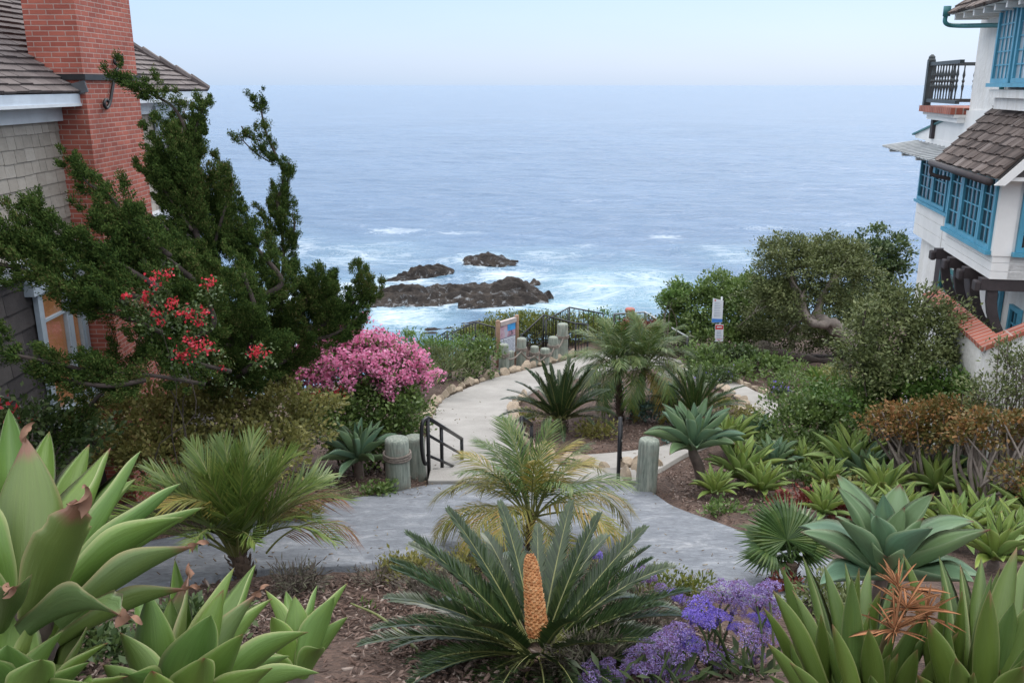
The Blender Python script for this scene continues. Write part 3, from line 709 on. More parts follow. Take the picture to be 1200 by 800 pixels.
def house_window(y0, y1, z0, z1, curtain=True, label=None):
    wn = MB(); t = .075; x = hx + .062
    wn.box((x, (y0 + y1) / 2, z1 + .075), (.1, y1 - y0 + .34, .15)).box((x, y0 - t / 2, (z0 + z1) / 2), (.05, t, z1 - z0)).box((x, y1 + t / 2, (z0 + z1) / 2), (.05, t, z1 - z0)).box((x + .015, (y0 + y1) / 2, z0 - .05), (.12, y1 - y0 + .3, .1))
    f = wn.build('window', mwt, house)
    s = MB(); q = .032
    ym_ = y0 + (y1 - y0) * .66
    for a, b in ((y0 + .005, ym_ - .03), (ym_ + .03, y1 - .005)):
        s.box((x - .012, (a + b) / 2, z1 - q / 2), (.04, b - a, q)).box((x - .012, (a + b) / 2, z0 + q / 2), (.05, b - a, q)).box((x - .012, a + q / 2, (z0 + z1) / 2), (.05, q, z1 - z0 - 2 * q)).box((x - .012, b - q / 2, (z0 + z1) / 2), (.05, q, z1 - z0 - 2 * q))
        s.box((x - .012, (a + b) / 2, z1 - .3), (.03, b - a - 2 * q, .03))
    s.box((x - .012, ym_, (z0 + z1) / 2), (.056, .05, z1 - z0))
    s.build('sash', mwt, f)
    MB().box((x - .025, (y0 + y1) / 2, (z0 + z1) / 2), (.006, y1 - y0, z1 - z0)).build('pane', mglass, f)
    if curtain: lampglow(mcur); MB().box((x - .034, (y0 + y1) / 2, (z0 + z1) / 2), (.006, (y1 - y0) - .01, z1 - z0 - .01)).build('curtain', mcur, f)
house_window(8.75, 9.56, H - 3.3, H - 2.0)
house_window(12.35, 12.98, H - 1.5, H - .42, False)
# ------------------------------------------------------------------ white house on the right
O_ = at(1165, 295, 11.62); O_ = Vector((O_.x, O_.y, 0)); D_ = Vector((.184, .983, 0)).normalized(); M_ = Vector((-D_.y, D_.x, 0))
def W(u, o, z): return O_ + D_ * u + M_ * o + Vector((0, 0, H + z))
RM = Matrix((D_, M_, Vector((0, 0, 1)))).transposed()
def wb(mb, u0, u1, o0, o1, z0, z1):
    return mb.box(W((u0 + u1) / 2, (o0 + o1) / 2, (z0 + z1) / 2), (abs(u1 - u0), abs(o1 - o0), abs(z1 - z0)), RM)
mstu, nt, bs, out = newmat('white_stucco'); v = coords(nt); rn_ = nt.nodes.new('ShaderNodeMapping'); rn_.inputs['Scale'].default_value = (3, 3, .25); L(nt, v, rn_.inputs[0])
rain = ramp(nt, noise(nt, rn_.outputs[0], 2.2, 7, .7), [(.35, (.80, .78, .74)), (.6, (1, 1, 1))])
L(nt, mixc(nt, .7, ramp(nt, noise(nt, v, 2.5, 8, .65), [(.3, (.68, .675, .66)), (.7, (.82, .81, .795))]), rain, 'MULTIPLY'), bs.inputs['Base Color']); bs.inputs['Roughness'].default_value = .9; bump(nt, bs, noise(nt, v, 14, 6), .5, .02)
mbrd = solid('white_boards', (.78, .77, .75), .6, .08, 3, 0, .1)
mteal = solid('teal_paint', (.075, .31, .45), .45, .18, 5, 0, .1); mdteal = solid('dark_teal_paint', (.03, .16, .17), .5, .2)
mbrown = solid('dark_brown_beam', (.04, .03, .032), .7, .3, 8, 0, .3); mdk = solid('dark_green_iron', (.035, .045, .05), .5, .3)
mpane = solid('dark_glass', (.018, .026, .032), .06, .3, 2, 0, .04, 3, spec=.9)
mcop = bricks('brick_coping', (.40, .12, .075), (.30, .08, .05), (.42, .32, .28), .115, 1.3, .012)
hs = thing('white_house', 'white cliffside house with teal windows, shake roofs and dark brackets', 'house', W(3, -3, hz(W(3, -3, 0).x, W(3, -3, 0).y) - H))
mb = MB(); wb(mb, -.1, 6.0, -.6, -6, -8, -.9); wb(mb, .02, 3.7, -.5, -6, -.9, 2.6)
mb.build('wall', mstu, hs)
# main bay
bay = wb(MB(), 0, 2.2, 0, -.62, -2.46, -1.0).build('bay_window', mbrd, hs)
mb = MB()
for z0, z1 in ((-2.46, -2.36), (-2.352, -2.245), (-2.237, -2.15)): wb(mb, -.012, 2.212, .014, -.6, z0, z1)
mb.build('boards', mbrd, bay)
def grid(mb_f, mb_m, fu, fo, u0, u1, o, z0, z1, nc, nr_, along='u', fr=.06, depth_=.05):
    def seg(m, a0, a1, b0, b1, d):
        if along == 'u': wb(m, a0, a1, o, o + d, b0, b1)
        else: wb(m, o - d, o, a0, a1, b0, b1)
    seg(mb_f, u0, u1, z1 - fr, z1, depth_); seg(mb_f, u0, u1, z0, z0 + fr, depth_); seg(mb_f, u0, u0 + fr, z0 + fr, z1 - fr, depth_); seg(mb_f, u1 - fr, u1, z0 + fr, z1 - fr, depth_)
    for k in range(1, nc):
        a = u0 + fr + (u1 - u0 - 2 * fr) * k / nc; seg(mb_m, a - .01, a + .01, z0 + fr, z1 - fr, depth_ * .6)
    for k in range(1, nr_):
        b = z0 + fr + (z1 - z0 - 2 * fr) * k / nr_; seg(mb_m, u0 + fr, u1 - fr, b - .009, b + .009, depth_ * .55)
def win_set(parent, secs, o, z0, z1, rows, along='u', mat=mteal, sill=True, pmat=None):
    lo = min(s[0] for s in secs); hi = max(s[1] for s in secs)
    p = MB(); f = MB(); mm = MB()
    if along == 'u': wb(p, lo + .02, hi - .02, o - .01, o + .012, z0 + .02, z1 - .02)
    else: wb(p, o - .012, o + .01, lo + .02, hi - .02, z0 + .02, z1 - .02)
    for a, b, nc in secs: grid(f, mm, 0, 0, a, b, o, z0, z1, nc, rows, along)
    if sill:
        if along == 'u': wb(f, lo - .04, hi + .04, o - .01, o + .09, z0 - .055, z0 - .002)
        else: wb(f, o - .09, o + .01, lo - .04, hi + .04, z0 - .055, z0 - .002)
    fo_ = f.build('window', mat, parent); p.build('pane', pmat or mpane, fo_); mm.build('muntins', mat, fo_); return fo_
win_set(bay, [(.06, .62, 2), (.63, 1.52, 4), (1.53, 2.17, 2)], .012, -2.09, -1.12, 4)
win_set(bay, [(-.9, -.24, 3)], -.012, -2.09, -1.12, 5, 'o')
wb(MB(), -.03, .055, .03, -.2, -2.15, -1.05).build('corner_post', mbrd, bay)
wb(MB(), -.012, .02, -.2, -6, -2.46, .3).build('gable_wall', mstu, hs)
# far part of the same floor, set back
sec = wb(MB(), 2.2, 6.02, -.45, -.62, -2.78, -.95).build('sunroom', mbrd, hs)
mb = MB()
for z0, z1 in ((-2.78, -2.58), (-2.57, -2.37), (-2.36, -2.16)): wb(mb, 2.2, 6.035, -.436, -.6, z0, z1)
wb(mb, 4.05, 4.12, -.425, -.45, -2.78, -2.16)
mb.build('boards', mbrd, sec)
win_set(sec, [(2.25, 3.05, 3), (3.06, 3.9, 3), (4.0, 4.9, 3), (4.91, 5.9, 3)], -.438, -2.09, -1.17, 4)
# shake roof over the bay
mb = MB(); a, b, c, d = W(-.35, .2, -1.12), W(2.5, .2, -1.12), W(2.5, -.52, -.34), W(-.35, -.52, -.34)
wb(MB(), -.35, 2.5, .14, -.55, -1.15, -1.1).build('bay_soffit', mbrd, hs)
mb.prism([a, d, W(-.35, -.52, -1.1)], D_ * 2.85)
rf = mb.build('bay_roof', mdark, hs)
mb = MB(); shingles(mb, W(2.52, .22, -1.12), -D_, (c - b), 2.9, (c - b).length + .05, .155, (.09, .2), .035, .02, 1.3); mb.build('shakes', mshake, rf)
mb = MB(); mb.prism([W(-.37, .24, -1.2), W(-.37, -.55, -.34), W(-.37, -.55, -.50), W(-.37, .12, -1.2)], D_ * -.045); mb.build('barge_board', mbrd, rf)
mb = MB(); mb.tube([W(-.3, .27, -1.17), W(2.56, .27, -1.16)], .05, 8); mb.tube(smoothpath([W(2.5, .27, -1.2), W(2.5, .25, -1.33), W(2.4, .05, -1.38), W(2.3, -.1, -1.42), W(2.28, -.3, -1.5), W(2.26, -.4, -2.9)], 5), .03, 8); mb.build('gutter', mbrown, rf, True)
# sloping white parapet and thin ribbed awning
mb = MB(); mb.prism([W(2.3, -.46, -.36), W(3.75, -.46, -.40), W(6.9, -.46, -.93), W(6.9, -.46, -1.0), W(2.3, -.46, -1.06)], M_ * -.14); pr_ = mb.build('parapet', mbrd, hs)
mb = MB(); mb.prism([W(3.7, -.42, -.375), W(7.0, -.42, -.93), W(7.0, -.42, -.96), W(3.7, -.42, -.405)], M_ * -.22); wb(mb, 2.5, 6.9, -.44, -.47, -1.09, -1.05); mb.build('parapet_cap', mdteal, pr_)
aw = MB()
maw = solid('grey_awning', (.23, .25, .26), .5, .15, 4, .3)
for k in range(15):
    u0 = 2.55 + k * .265
    aw.prism([W(u0, .2, -1.17), W(u0 + .262, .2, -1.17), W(u0 + .262, -.45, -1.06), W(u0, -.45, -1.06)], (0, 0, .012))
awn = aw.build('awning', maw, hs)
mb = MB()
for k in range(16):
    u0 = 2.55 + k * .265; mb.tube([W(u0, .21, -1.15), W(u0, -.45, -1.04)], .017, 6)
mb.build('awning_ribs', solid('pale_rib', (.5, .52, .53), .5), awn)
mb = MB()
for k in range(4): wb(mb, 3.0 + k * 1.05, 3.07 + k * 1.05, .14, -.45, -1.24, -1.18)
mb.build('rafters', mbrd, awn)
# balcony
bal = wb(MB(), 3.7, 5.75, -.28, -1.9, -.52, -.47).build('balcony', mstu, hs)
wb(MB(), 3.7, 5.82, -.22, -1.95, -.467, -.36).build('brick_floor', mcop, bal)
wb(MB(), 3.72, 5.7, -.34, -1.8, -.6, -.523).build('balcony_beam', mbrd, bal)
wb(MB(), 5.45, 5.6, -.4, -.55, -.95, -.603).build('balcony_prop', mbrown, bal)
mb = MB()
for f, (a0, a1) in (('u', (3.74, 5.7)), ('o', (-.34, -1.8))):
    n = int(abs(a1 - a0) / .17)
    for z in (.37, -.27):
        if f == 'u': wb(mb, a0, a1, -.275, -.345, z - .03, z + .03)
        else: wb(mb, 5.64, 5.71, a0, a1, z - .03, z + .03)
    for k in range(1, n):
        q = a0 + (a1 - a0) * k / n
        prof = [(.013, -.24), (.013, -.12), (.028, -.02), (.013, .03), (.03, .07), (.013, .11), (.028, .17), (.013, .26), (.013, .34)]
        c = W(q, -.31, 0) if f == 'u' else W(5.675, q, 0)
        mb.lathe(c, prof, 6)
mb.build('railing', mdk, bal)
mb = MB()
for u, o in ((5.7, -.31), (5.7, -1.8)): wb(mb, u - .06, u + .06, o - .06, o + .06, -.36, .44); mb.lathe(W(u, o, 0), [(.075, .44), (.06, .47), (.06, .5), (.02, .54)], 8)
mb.build('newel_post', mdk, bal)
# upper window, its apron, roof and downpipe
ub = wb(MB(), -.6, 2.0, -.3, -.5, -.02, 1.15).build('upper_bay', mbrd, hs)
win_set(ub, [(1.2, 1.96, 4), (.2, 1.1, 4), (-.55, .1, 4)], -.288, .03, 1.06, 5, pmat=solid('curtained_glass', (.36, .42, .47), .08, .3, 3, 0, .03, 3, spec=.9))
mb = MB(); wb(mb, -.6, 2.02, -.26, -.5, -.17, -.06); wb(mb, -.6, 1.95, -.33, -.5, -.33, -.175); mb.build('apron', mstu, ub)
mb = MB(); mb.prism([W(-.8, .02, 1.07), W(-.8, -1.4, 2.34), W(-.8, -1.4, 1.07)], D_ * 4.3); ur = mb.build('upper_roof', mbrd, hs)
mb = MB(); shingles(mb, W(3.55, .06, 1.07), -D_, W(0, -1.42, 2.34) - W(0, .04, 1.07), 4.4, 1.9, .17, (.09, .2), .035, .02, 1.3); mb.build('shakes', mshake, ur)
for k in range(9): u0 = -.5 + k * .48; MB().prism([W(u0, -.02, 1.065), W(u0 + .07, -.02, 1.065), W(u0 + .07, -.5, 1.065), W(u0, -.5, 1.065)], (0, 0, -.08)).build('rafter_end', mbrd, ur)
mb = MB(); mb.tube(smoothpath([W(3.5, .08, 1.12), W(3.5, .08, .95), W(3.4, -.1, .90), W(2.15, -.44, .82), W(2.1, -.45, .7), W(2.1, -.45, -.33)], 5), .035, 8); mb.tube([W(3.5, .08, 1.05), W(3.5, .08, 1.2)], .06, 8); mb.build('downpipe', mdteal, ur, True)
# brackets below the bay
for u in (.08, .84, 1.6, 2.34):
    mb = MB(); wb(mb, u - .075, u + .075, .1, -.6, -2.62, -2.465)
    br = mb.build('bracket', mbrown, hs)
    wb(MB(), u - .085, u + .085, .17, .1, -2.64, -2.5).build('beam_end', mbrown, br, bevel=.02)
    mb = MB(); arc = [(.0 - .6 * (1 - math.cos(q)), -2.62 - .85 * math.sin(q)) for q in np.linspace(0, PI / 2, 9)]; arc2 = [(-.13 - .47 * (1 - math.cos(q)), -2.62 - .76 * math.sin(q)) for q in np.linspace(0, PI / 2, 9)]
    for i in range(8):
        mb.prism([W(u - .05, arc[i][0], arc[i][1]), W(u - .05, arc[i + 1][0], arc[i + 1][1]), W(u - .05, arc2[i + 1][0], arc2[i + 1][1]), W(u - .05, arc2[i][0], arc2[i][1])], D_ * .08)
    mb.build('curved_brace', mbrown, br)
# small lower windows
for u0, u1, z0, z1 in ((.35, .75, -3.45, -2.95), (1.15, 1.5, -3.35, -2.85)): win_set(hs, [(u0, u1, 2)], -.59, z0, z1, 2, 'u', mteal, False)
lw = win_set(hs, [(3.0, 4.3, 3)], -.59, -3.55, -3.05, 1, 'u', mdteal, False)
for u0 in (2.62, 4.33): wb(MB(), u0, u0 + .36, -.56, -.6, -3.6, -3.0).build('shutter', mbrown, lw)
# garden wall with tiled coping
gw = thing('garden_wall', 'white stucco garden wall with sloping red brick coping below the bay', 'wall', W(.3, .25, hz(W(.3, .25, 0).x, W(.3, .25, 0).y) - H))
mb = MB(); wb(mb, -1.08, 1.74, .13, .33, -7, -3.06); mb.build('wall_face', mstu, gw)
mb = MB(); mb.prism([W(-1.1, .36, -3.07), W(-1.1, .13, -2.97), W(-1.1, .13, -3.03), W(-1.1, .36, -3.12)], D_ * 2.85); mb.build('coping', mcop, gw)
mb = MB(); mb.prism([W(-1.08, .33, -7), W(-1.08, .325, -3.09), W(-1.08, -1.6, -2.1), W(-1.08, -1.6, -7)], D_ * -.16); mb.build('return_wall', mstu, gw)
mb = MB(); mb.prism([W(-1.3, .39, -3.05), W(-1.3, .39, -3.105), W(-1.3, -1.6, -2.08), W(-1.3, -1.6, -2.02)], D_ * .27); mb.build('return_coping', mcop, gw)
# ------------------------------------------------------------------ plants: tools
def unit(a): return a / np.maximum(1e-9, np.linalg.norm(a, axis=-1, keepdims=True))
def leaves(C, Dv, Nn, Ls, Ws, fold=.18):
    n = len(C); Dv = unit(Dv); S = unit(np.cross(Dv, Nn)); Up = np.cross(S, Dv)
    Ls = np.broadcast_to(np.asarray(Ls, float), (n,))[:, None]; Ws = np.broadcast_to(np.asarray(Ws, float), (n,))[:, None]
    a = C - Dv * Ls / 2; b = C + S * Ws / 2 + Up * Ws * fold; c = C + Dv * Ls / 2; d = C - S * Ws / 2 + Up * Ws * fold
    V = np.stack([a, b, c, d], 1).reshape(-1, 3); Fc = np.arange(4 * n).reshape(n, 4)
    return V, Fc
def cloud(name, C, Dv, Nn, Ls, Ws, mat, parent, fold=.18):
    V, Fc = leaves(C, Dv, Nn, Ls, Ws, fold); o0 = np.array(origin(parent))
    return put(name, mesh(name, V - o0, Fc, uv=False), mat, parent)
def clumps(blobs, cr, dens, inner=.3):
    """clump centres through ellipsoids, thick at the surface, none below ground; returns centres, outward directions"""
    Cs, Os = [], []
    for c, rad_ in blobs:
        rad_ = np.array(rad_); area = 4 * PI * (np.prod(rad_) ** (2 / 3)); n = max(6, int(area / (cr * cr) * dens))
        d = unit(RNG.normal(size=(n, 3))); d[:, 2] = np.abs(d[:, 2]) * np.where(RNG.random(n) < .75, 1, -1)
        lobes = 1 + .16 * np.sin(d @ RNG.normal(size=3) * 4 + RNG.uniform(0, 6)) + .12 * np.sin(d @ RNG.normal(size=3) * 7)
        r = np.where(RNG.random(n) < inner, RNG.uniform(.3, .8, n), RNG.uniform(.8, 1.06, n)) * lobes
        p = np.array(c) + d * rad_ * r[:, None]; ok = p[:, 2] > hill(p[:, 0], p[:, 1]) + .03
        Cs.append(p[ok]); Os.append(d[ok])
    return np.concatenate(Cs), np.concatenate(Os)
def blob(px, py, rx, ry, Z, k=.9):
    s = Z / F; return (P(px, py, Z), (rx * s, (rx + ry) / 2 * s * k, ry * s))
def foliage(Cc, Oo, cr, nl, ll, lw, up=.5, flat=.75):
    """leaves round each clump"""
    n = len(Cc); k = RNG.poisson(nl, n) + 2; idx = np.repeat(np.arange(n), k); m = len(idx)
    off = RNG.normal(size=(m, 3)) * cr * .5; off[:, 2] *= flat
    C = Cc[idx] + off; Dv = Oo[idx] * .7 + unit(off) * .6 + RNG.normal(size=(m, 3)) * .55 + np.array([0, 0, up * .5])
    Nn = RNG.normal(size=(m, 3)) * .6 + np.array([0, 0, 1.0]) + Oo[idx] * .5
    s = RNG.uniform(.6, 1.3, m); return C, Dv, Nn, ll * s, lw * s
mstem = solid('grey_brown_stem', (.13, .10, .085), .9, .35, 12, 0, .4, 40)
mbark = solid('silver_bark', (.23, .195, .17), .9, .4, 7, 0, .7, 25)
mbark2 = solid('dark_bark', (.055, .042, .036), .9, .4, 7, 0, .7, 25)
def stems(base, ends, r0, r1, mat, parent, name='stems', wander=.12, seg=6):
    mb = MB()
    for e in ends:
        e = Vector(e); b = Vector(base) + Vector((random.uniform(-1, 1) * r0 * 4, random.uniform(-1, 1) * r0 * 4, 0)); l = (e - b).length
        mid = b.lerp(e, .45) + Vector((random.uniform(-1, 1), random.uniform(-1, 1), .5 + random.random() * .4)) * l * wander
        pts = smoothpath([b, mid, b.lerp(e, .75) + Vector((random.uniform(-1, 1), random.uniform(-1, 1), 0)) * l * wander * .5, e], 4)
        mb.tube(pts, list(np.linspace(r0, r1, len(pts))), seg)
    return mb.build(name, mat, parent, True)
def shrub(name, label, cat, bl, mat, ll=.05, lw=.028, cr=.13, dens=.55, nl=22, nst=14, base=None, rst=.02, stemmat=None, group=None, up=.5, flowers=None, inner=.3):
    B = [blob(*b) for b in bl]
    cx_ = sum((b[0] for b in B), Vector()) / len(B)
    if base is None: g = Vector((cx_.x, cx_.y, hz(cx_.x, cx_.y)))
    else: g = base
    t = thing(name, label, cat, g, group)
    Cc, Oo = clumps(B, cr, dens, inner)
    cloud('foliage', *foliage(Cc, Oo, cr, nl, ll, lw, up), mat, t)
    if nst:
        j = RNG.choice(len(Cc), min(nst, len(Cc)), replace=False)
        bx = [Vector((random.gauss(g.x, .12), random.gauss(g.y, .12), g.z - .1)) for _ in j]
        mb = MB()
        for b, e in zip(bx, j):
            e = Vector(Cc[e]); l = (e - b).length
            mid = b.lerp(e, .5) + Vector((random.uniform(-1, 1), random.uniform(-1, 1), .4)) * l * .15
            pts = smoothpath([b, mid, e], 5); mb.tube(pts, list(np.linspace(rst, rst * .25, len(pts))), 6)
        mb.build('stems', stemmat or mstem, t, True)
    if flowers:
        fm, frac, fl, pred, per = flowers
        k = [i for i in range(len(Cc)) if Oo[i][2] > pred and random.random() < frac]
        if k:
            c, o_ = Cc[k] + Oo[k] * cr * .5, Oo[k]
            n = len(k) * per; idx = np.repeat(np.arange(len(k)), per); off = RNG.normal(size=(n, 3)) * cr * .42
            cloud('blossom', c[idx] + off, RNG.normal(size=(n, 3)), RNG.normal(size=(n, 3)) + o_[idx], fl * RNG.uniform(.6, 1.3, n), fl * .8 * RNG.uniform(.6, 1.2, n), fm, t)
    return t
# leaf colours
Gd = lambda *c: c
m_jun = leafmat('juniper_green', [(.1, (.016, .038, .011)), (.4, (.042, .077, .018)), (.7, (.078, .118, .028)), (.85, (.13, .115, .045)), (1, (.16, .10, .06))], .85, .15, .08)
m_olive = leafmat('olive_leaf', [(.1, (.12, .13, .036)), (.5, (.22, .215, .065)), (.8, (.29, .26, .085)), (1, (.34, .24, .11))], .5, .3)
m_mid = leafmat('mid_green_leaf', [(.1, (.055, .098, .026)), (.5, (.11, .175, .046)), (.9, (.18, .245, .07))], .45, .3)
m_bright = leafmat('bright_green_leaf', [(.1, (.045, .10, .02)), (.5, (.09, .17, .035)), (.9, (.16, .24, .06))], .45, .3)
m_yel = leafmat('yellow_green_leaf', [(.1, (.06, .09, .016)), (.5, (.13, .155, .03)), (.85, (.20, .20, .045)), (1, (.22, .14, .05))], .5, .3)
m_tree = leafmat('grey_green_leaf', [(.1, (.062, .082, .030)), (.5, (.115, .145, .050)), (.9, (.19, .21, .085))], .5, .2)
m_dkt = leafmat('dark_glossy_leaf', [(.1, (.03, .058, .02)), (.5, (.062, .10, .032)), (.9, (.12, .165, .055))], .35, .2)
m_org = leafmat('orange_green_leaf', [(.1, (.075, .085, .022)), (.4, (.15, .12, .035)), (.7, (.26, .13, .045)), (1, (.34, .17, .09))], .5, .25)
m_blue = leafmat('blue_green_leaf', [(.1, (.035, .075, .062)), (.6, (.07, .13, .105)), (1, (.12, .18, .14))], .6, .15)
m_red = leafmat('red_succulent', [(.1, (.10, .025, .02)), (.6, (.20, .05, .04)), (1, (.22, .12, .05))], .45, .2)
m_dry = leafmat('dry_grey_brush', [(.1, (.07, .055, .045)), (.5, (.135, .115, .095)), (.8, (.14, .15, .09)), (1, (.24, .20, .17))], .8, .15)
m_pink = leafmat('pink_petal', [(.05, (.58, .14, .27)), (.4, (.72, .23, .42)), (.75, (.80, .38, .56)), (1, (.86, .56, .66))], .6, .35, .2)
m_redf = leafmat('coral_petal', [(.1, (.50, .02, .04)), (.6, (.62, .05, .07)), (1, (.70, .15, .2))], .6, .35, .2)
m_purp = leafmat('purple_petal', [(.1, (.13, .09, .42)), (.5, (.22, .16, .60)), (.9, (.36, .28, .70))], .7, .3, .2)
m_mauve = leafmat('fading_mauve_petal', [(.1, (.15, .05, .08)), (.35, (.23, .13, .30)), (.6, (.30, .24, .55)), (1, (.52, .44, .60))], .8, .25, .2)

# ---- agaves and strap leaves
def leaf_profile(kind, t):
    if kind == 'agave': return (.50 + .5 * math.sin(PI / 2 * min(1, t / .5))) if t < .5 else max(0, 1 - ((t - .5) / .5) ** 1.75)
    if kind == 'broad': return (.48 + .52 * math.sin(PI / 2 * min(1, t / .55))) if t < .55 else max(0, 1 - ((t - .55) / .45) ** 1.9)
    if kind == 'strap': return (.45 + .55 * math.sin(PI / 2 * min(1, t / .6))) if t < .6 else max(0, 1 - ((t - .6) / .4) ** 1.9)
    if kind == 'blunt': return (.55 + .45 * math.sin(PI / 2 * min(1, t / .6))) if t < .6 else max(.1, 1 - .9 * ((t - .6) / .4) ** 1.5 + .07 * math.sin(t * 40))
def leaf_mesh(name, kind, bend, fold, mat, n=22, m=8, thick=.05, wave=0.0, seed=0):
    """unit chord along +Y, unit width along X, upper side +Z"""
    RT = {'agave': .26, 'broad': .38, 'strap': .10, 'blunt': .28}[kind]; pts = []; y = z = 0; th = bend * .5
    for i in range(n + 1):
        pts.append((y, z, th)); y += math.cos(th) / n; z += math.sin(th) / n; th -= bend / n
    a = -math.atan2(pts[-1][1], pts[-1][0]); l = math.hypot(pts[-1][0], pts[-1][1]); ca, sa = math.cos(a), math.sin(a)
    rs = np.random.default_rng(seed); ph = rs.uniform(0, 6, 3)
    top, bot, uv = [], [], []
    for i, (y, z, th) in enumerate(pts):
        t = i / n; w = leaf_profile(kind, t) / 1.0
        y2, z2 = (y * ca - z * sa) / l, (y * sa + z * ca) / l; th2 = th + a
        ny, nz = -math.sin(th2), math.cos(th2)
        tp_, bt_ = [], []
        for j in range(m + 1):
            s = j / m * 2 - 1; zz = RT * (fold * w * (s * s) * .5 + wave * w * math.sin(t * 9 + ph[0] + (s > 0) * 2) * s * s * .12)
            tk = 2.2 * RT * thick * w * (1 - s * s) * (1.25 - t)
            x = s * w * .5 * (1 - .12 * fold * s * s)
            tp_.append((x, y2 + ny * zz, z2 + nz * zz)); bt_.append((x, y2 + ny * (zz - tk), z2 + nz * (zz - tk)))
        top.append(tp_); bot.append(bt_)
    V = []; idx_t = []; idx_b = []; U = []
    for i in range(n + 1):
        r_ = []
        for j in range(m + 1): r_.append(len(V)); V.append(top[i][j]); U.append((j / m, i / n))
        idx_t.append(r_); rb = []
        for j in range(m + 1):
            if j in (0, m): rb.append(r_[j])
            else: rb.append(len(V)); V.append(bot[i][j]); U.append((j / m, i / n))
        idx_b.append(rb)
    Fc = []
    for i in range(n):
        for j in range(m):
            Fc.append((idx_t[i][j], idx_t[i][j + 1], idx_t[i + 1][j + 1], idx_t[i + 1][j]))
            Fc.append((idx_b[i][j], idx_b[i + 1][j], idx_b[i + 1][j + 1], idx_b[i][j + 1]))
    me = mesh(name, V, Fc, True, uv=False); ul = me.uv_layers.new(name='UVMap')
    for lp in me.loops: ul.data[lp.index].uv = U[lp.vertex_index]
    me.materials.append(mat); return me
def agave_mat(name, base, edge, tip, tipat=.95, rough=.42, wax=.5, tr=.12):
    m, nt, bs, out = newmat(name); uv = coords(nt, 'UV'); ob = coords(nt); s = nt.nodes.new('ShaderNodeSeparateXYZ'); L(nt, uv, s.inputs[0])
    oi = nt.nodes.new('ShaderNodeObjectInfo'); rnd = oi.outputs['Random']
    mp_ = nt.nodes.new('ShaderNodeMapping'); mp_.inputs['Scale'].default_value = (9, .9, 1); L(nt, uv, mp_.inputs[0])
    n4 = N(nt, 'ShaderNodeTexNoise', Scale=3.0, Detail=6.0, Roughness=.65); n4.noise_dimensions = '4D'; L(nt, mp_.outputs[0], n4.inputs['Vector']); L(nt, math_(nt, 'MULTIPLY', rnd, 30), n4.inputs['W'])
    c = ramp(nt, n4.outputs['Fac'], [(.3, tuple(q * .8 for q in base)), (.7, tuple(q * 1.15 for q in base))])
    c = mixc(nt, math_(nt, 'MULTIPLY', rnd, .55), c, (base[0] * 1.5, base[1] * 1.15, base[2] * .55))
    blot = N(nt, 'ShaderNodeTexNoise', Scale=2.2, Detail=4.0); blot.noise_dimensions = '4D'; L(nt, uv, blot.inputs['Vector']); L(nt, math_(nt, 'MULTIPLY', rnd, 50), blot.inputs['W'])
    c = mixc(nt, ramp(nt, blot.outputs['Fac'], [(.5, (0,) * 3), (.75, (.5,) * 3)]), c, (base[0] * 1.5, base[1] * 1.25, base[2] * .7))
    eu = math_(nt, 'ABSOLUTE', math_(nt, 'SUBTRACT', s.outputs['X'], .5))
    c = mixc(nt, ramp(nt, eu, [(.44, (0,) * 3), (.497, (.8,) * 3)]), c, edge)
    wob = math_(nt, 'ADD', s.outputs['Y'], math_(nt, 'MULTIPLY', math_(nt, 'SUBTRACT', blot.outputs['Fac'], .5), .22))
    wob = math_(nt, 'ADD', wob, math_(nt, 'MULTIPLY', math_(nt, 'SUBTRACT', rnd, .5), .08))
    tf = ramp(nt, wob, [(tipat - .05, (0,) * 3), (tipat, (.55,) * 3), (tipat + .03, (1,) * 3)])
    c = mixc(nt, tf, c, tip)
    sc_ = N(nt, 'ShaderNodeTexNoise', Scale=5.0, Detail=7.0, Roughness=.75); sc_.noise_dimensions = '4D'; L(nt, mp_.outputs[0], sc_.inputs['Vector']); L(nt, math_(nt, 'MULTIPLY', rnd, 90), sc_.inputs['W'])
    c = mixc(nt, ramp(nt, sc_.outputs['Fac'], [(.60, (0,) * 3), (.68, (.5,) * 3)]), c, (base[0] * 1.9, base[1] * 1.5, base[2] * 1.6))
    c = mixc(nt, ramp(nt, sc_.outputs['Fac'], [(.30, (.55,) * 3), (.36, (0,) * 3)]), c, (base[0] * .9, base[1] * .55, base[2] * .5))
    spk = ramp(nt, noise(nt, ob, 60, 3, .6), [(.66, (0,) * 3), (.74, (.45,) * 3)])
    c = mixc(nt, spk, c, (.10, .085, .04))
    L(nt, c, bs.inputs['Base Color']); L(nt, ramp(nt, n4.outputs['Fac'], [(.3, (rough - .06,) * 3), (.7, (rough + .14,) * 3)]), bs.inputs['Roughness'])
    bs.inputs['Specular IOR Level'].default_value = wax
    bump(nt, bs, math_(nt, 'ADD', n4.outputs['Fac'], math_(nt, 'MULTIPLY', sc_.outputs['Fac'], .6)), .4, .006)
    tl = nt.nodes.new('ShaderNodeBsdfTranslucent'); L(nt, c, tl.inputs[0]); mx = nt.nodes.new('ShaderNodeMixShader'); mx.inputs[0].default_value = tr
    L(nt, bs.outputs[0], mx.inputs[1]); L(nt, tl.outputs[0], mx.inputs[2]); L(nt, mx.outputs[0], out.inputs[0])
    return m
m_ag = agave_mat('pale_agave', (.115, .215, .052), (.34, .37, .16), (.20, .085, .045), 1.0)
m_agt = agave_mat('brown_tipped_agave', (.10, .165, .055), (.28, .24, .11), (.21, .105, .065), .90)
m_agb = agave_mat('blue_agave', (.135, .24, .16), (.28, .36, .20), (.16, .06, .04), .985, .45)
m_agy = agave_mat('lime_agave', (.20, .31, .10), (.36, .40, .16), (.26, .14, .06), 1.0)
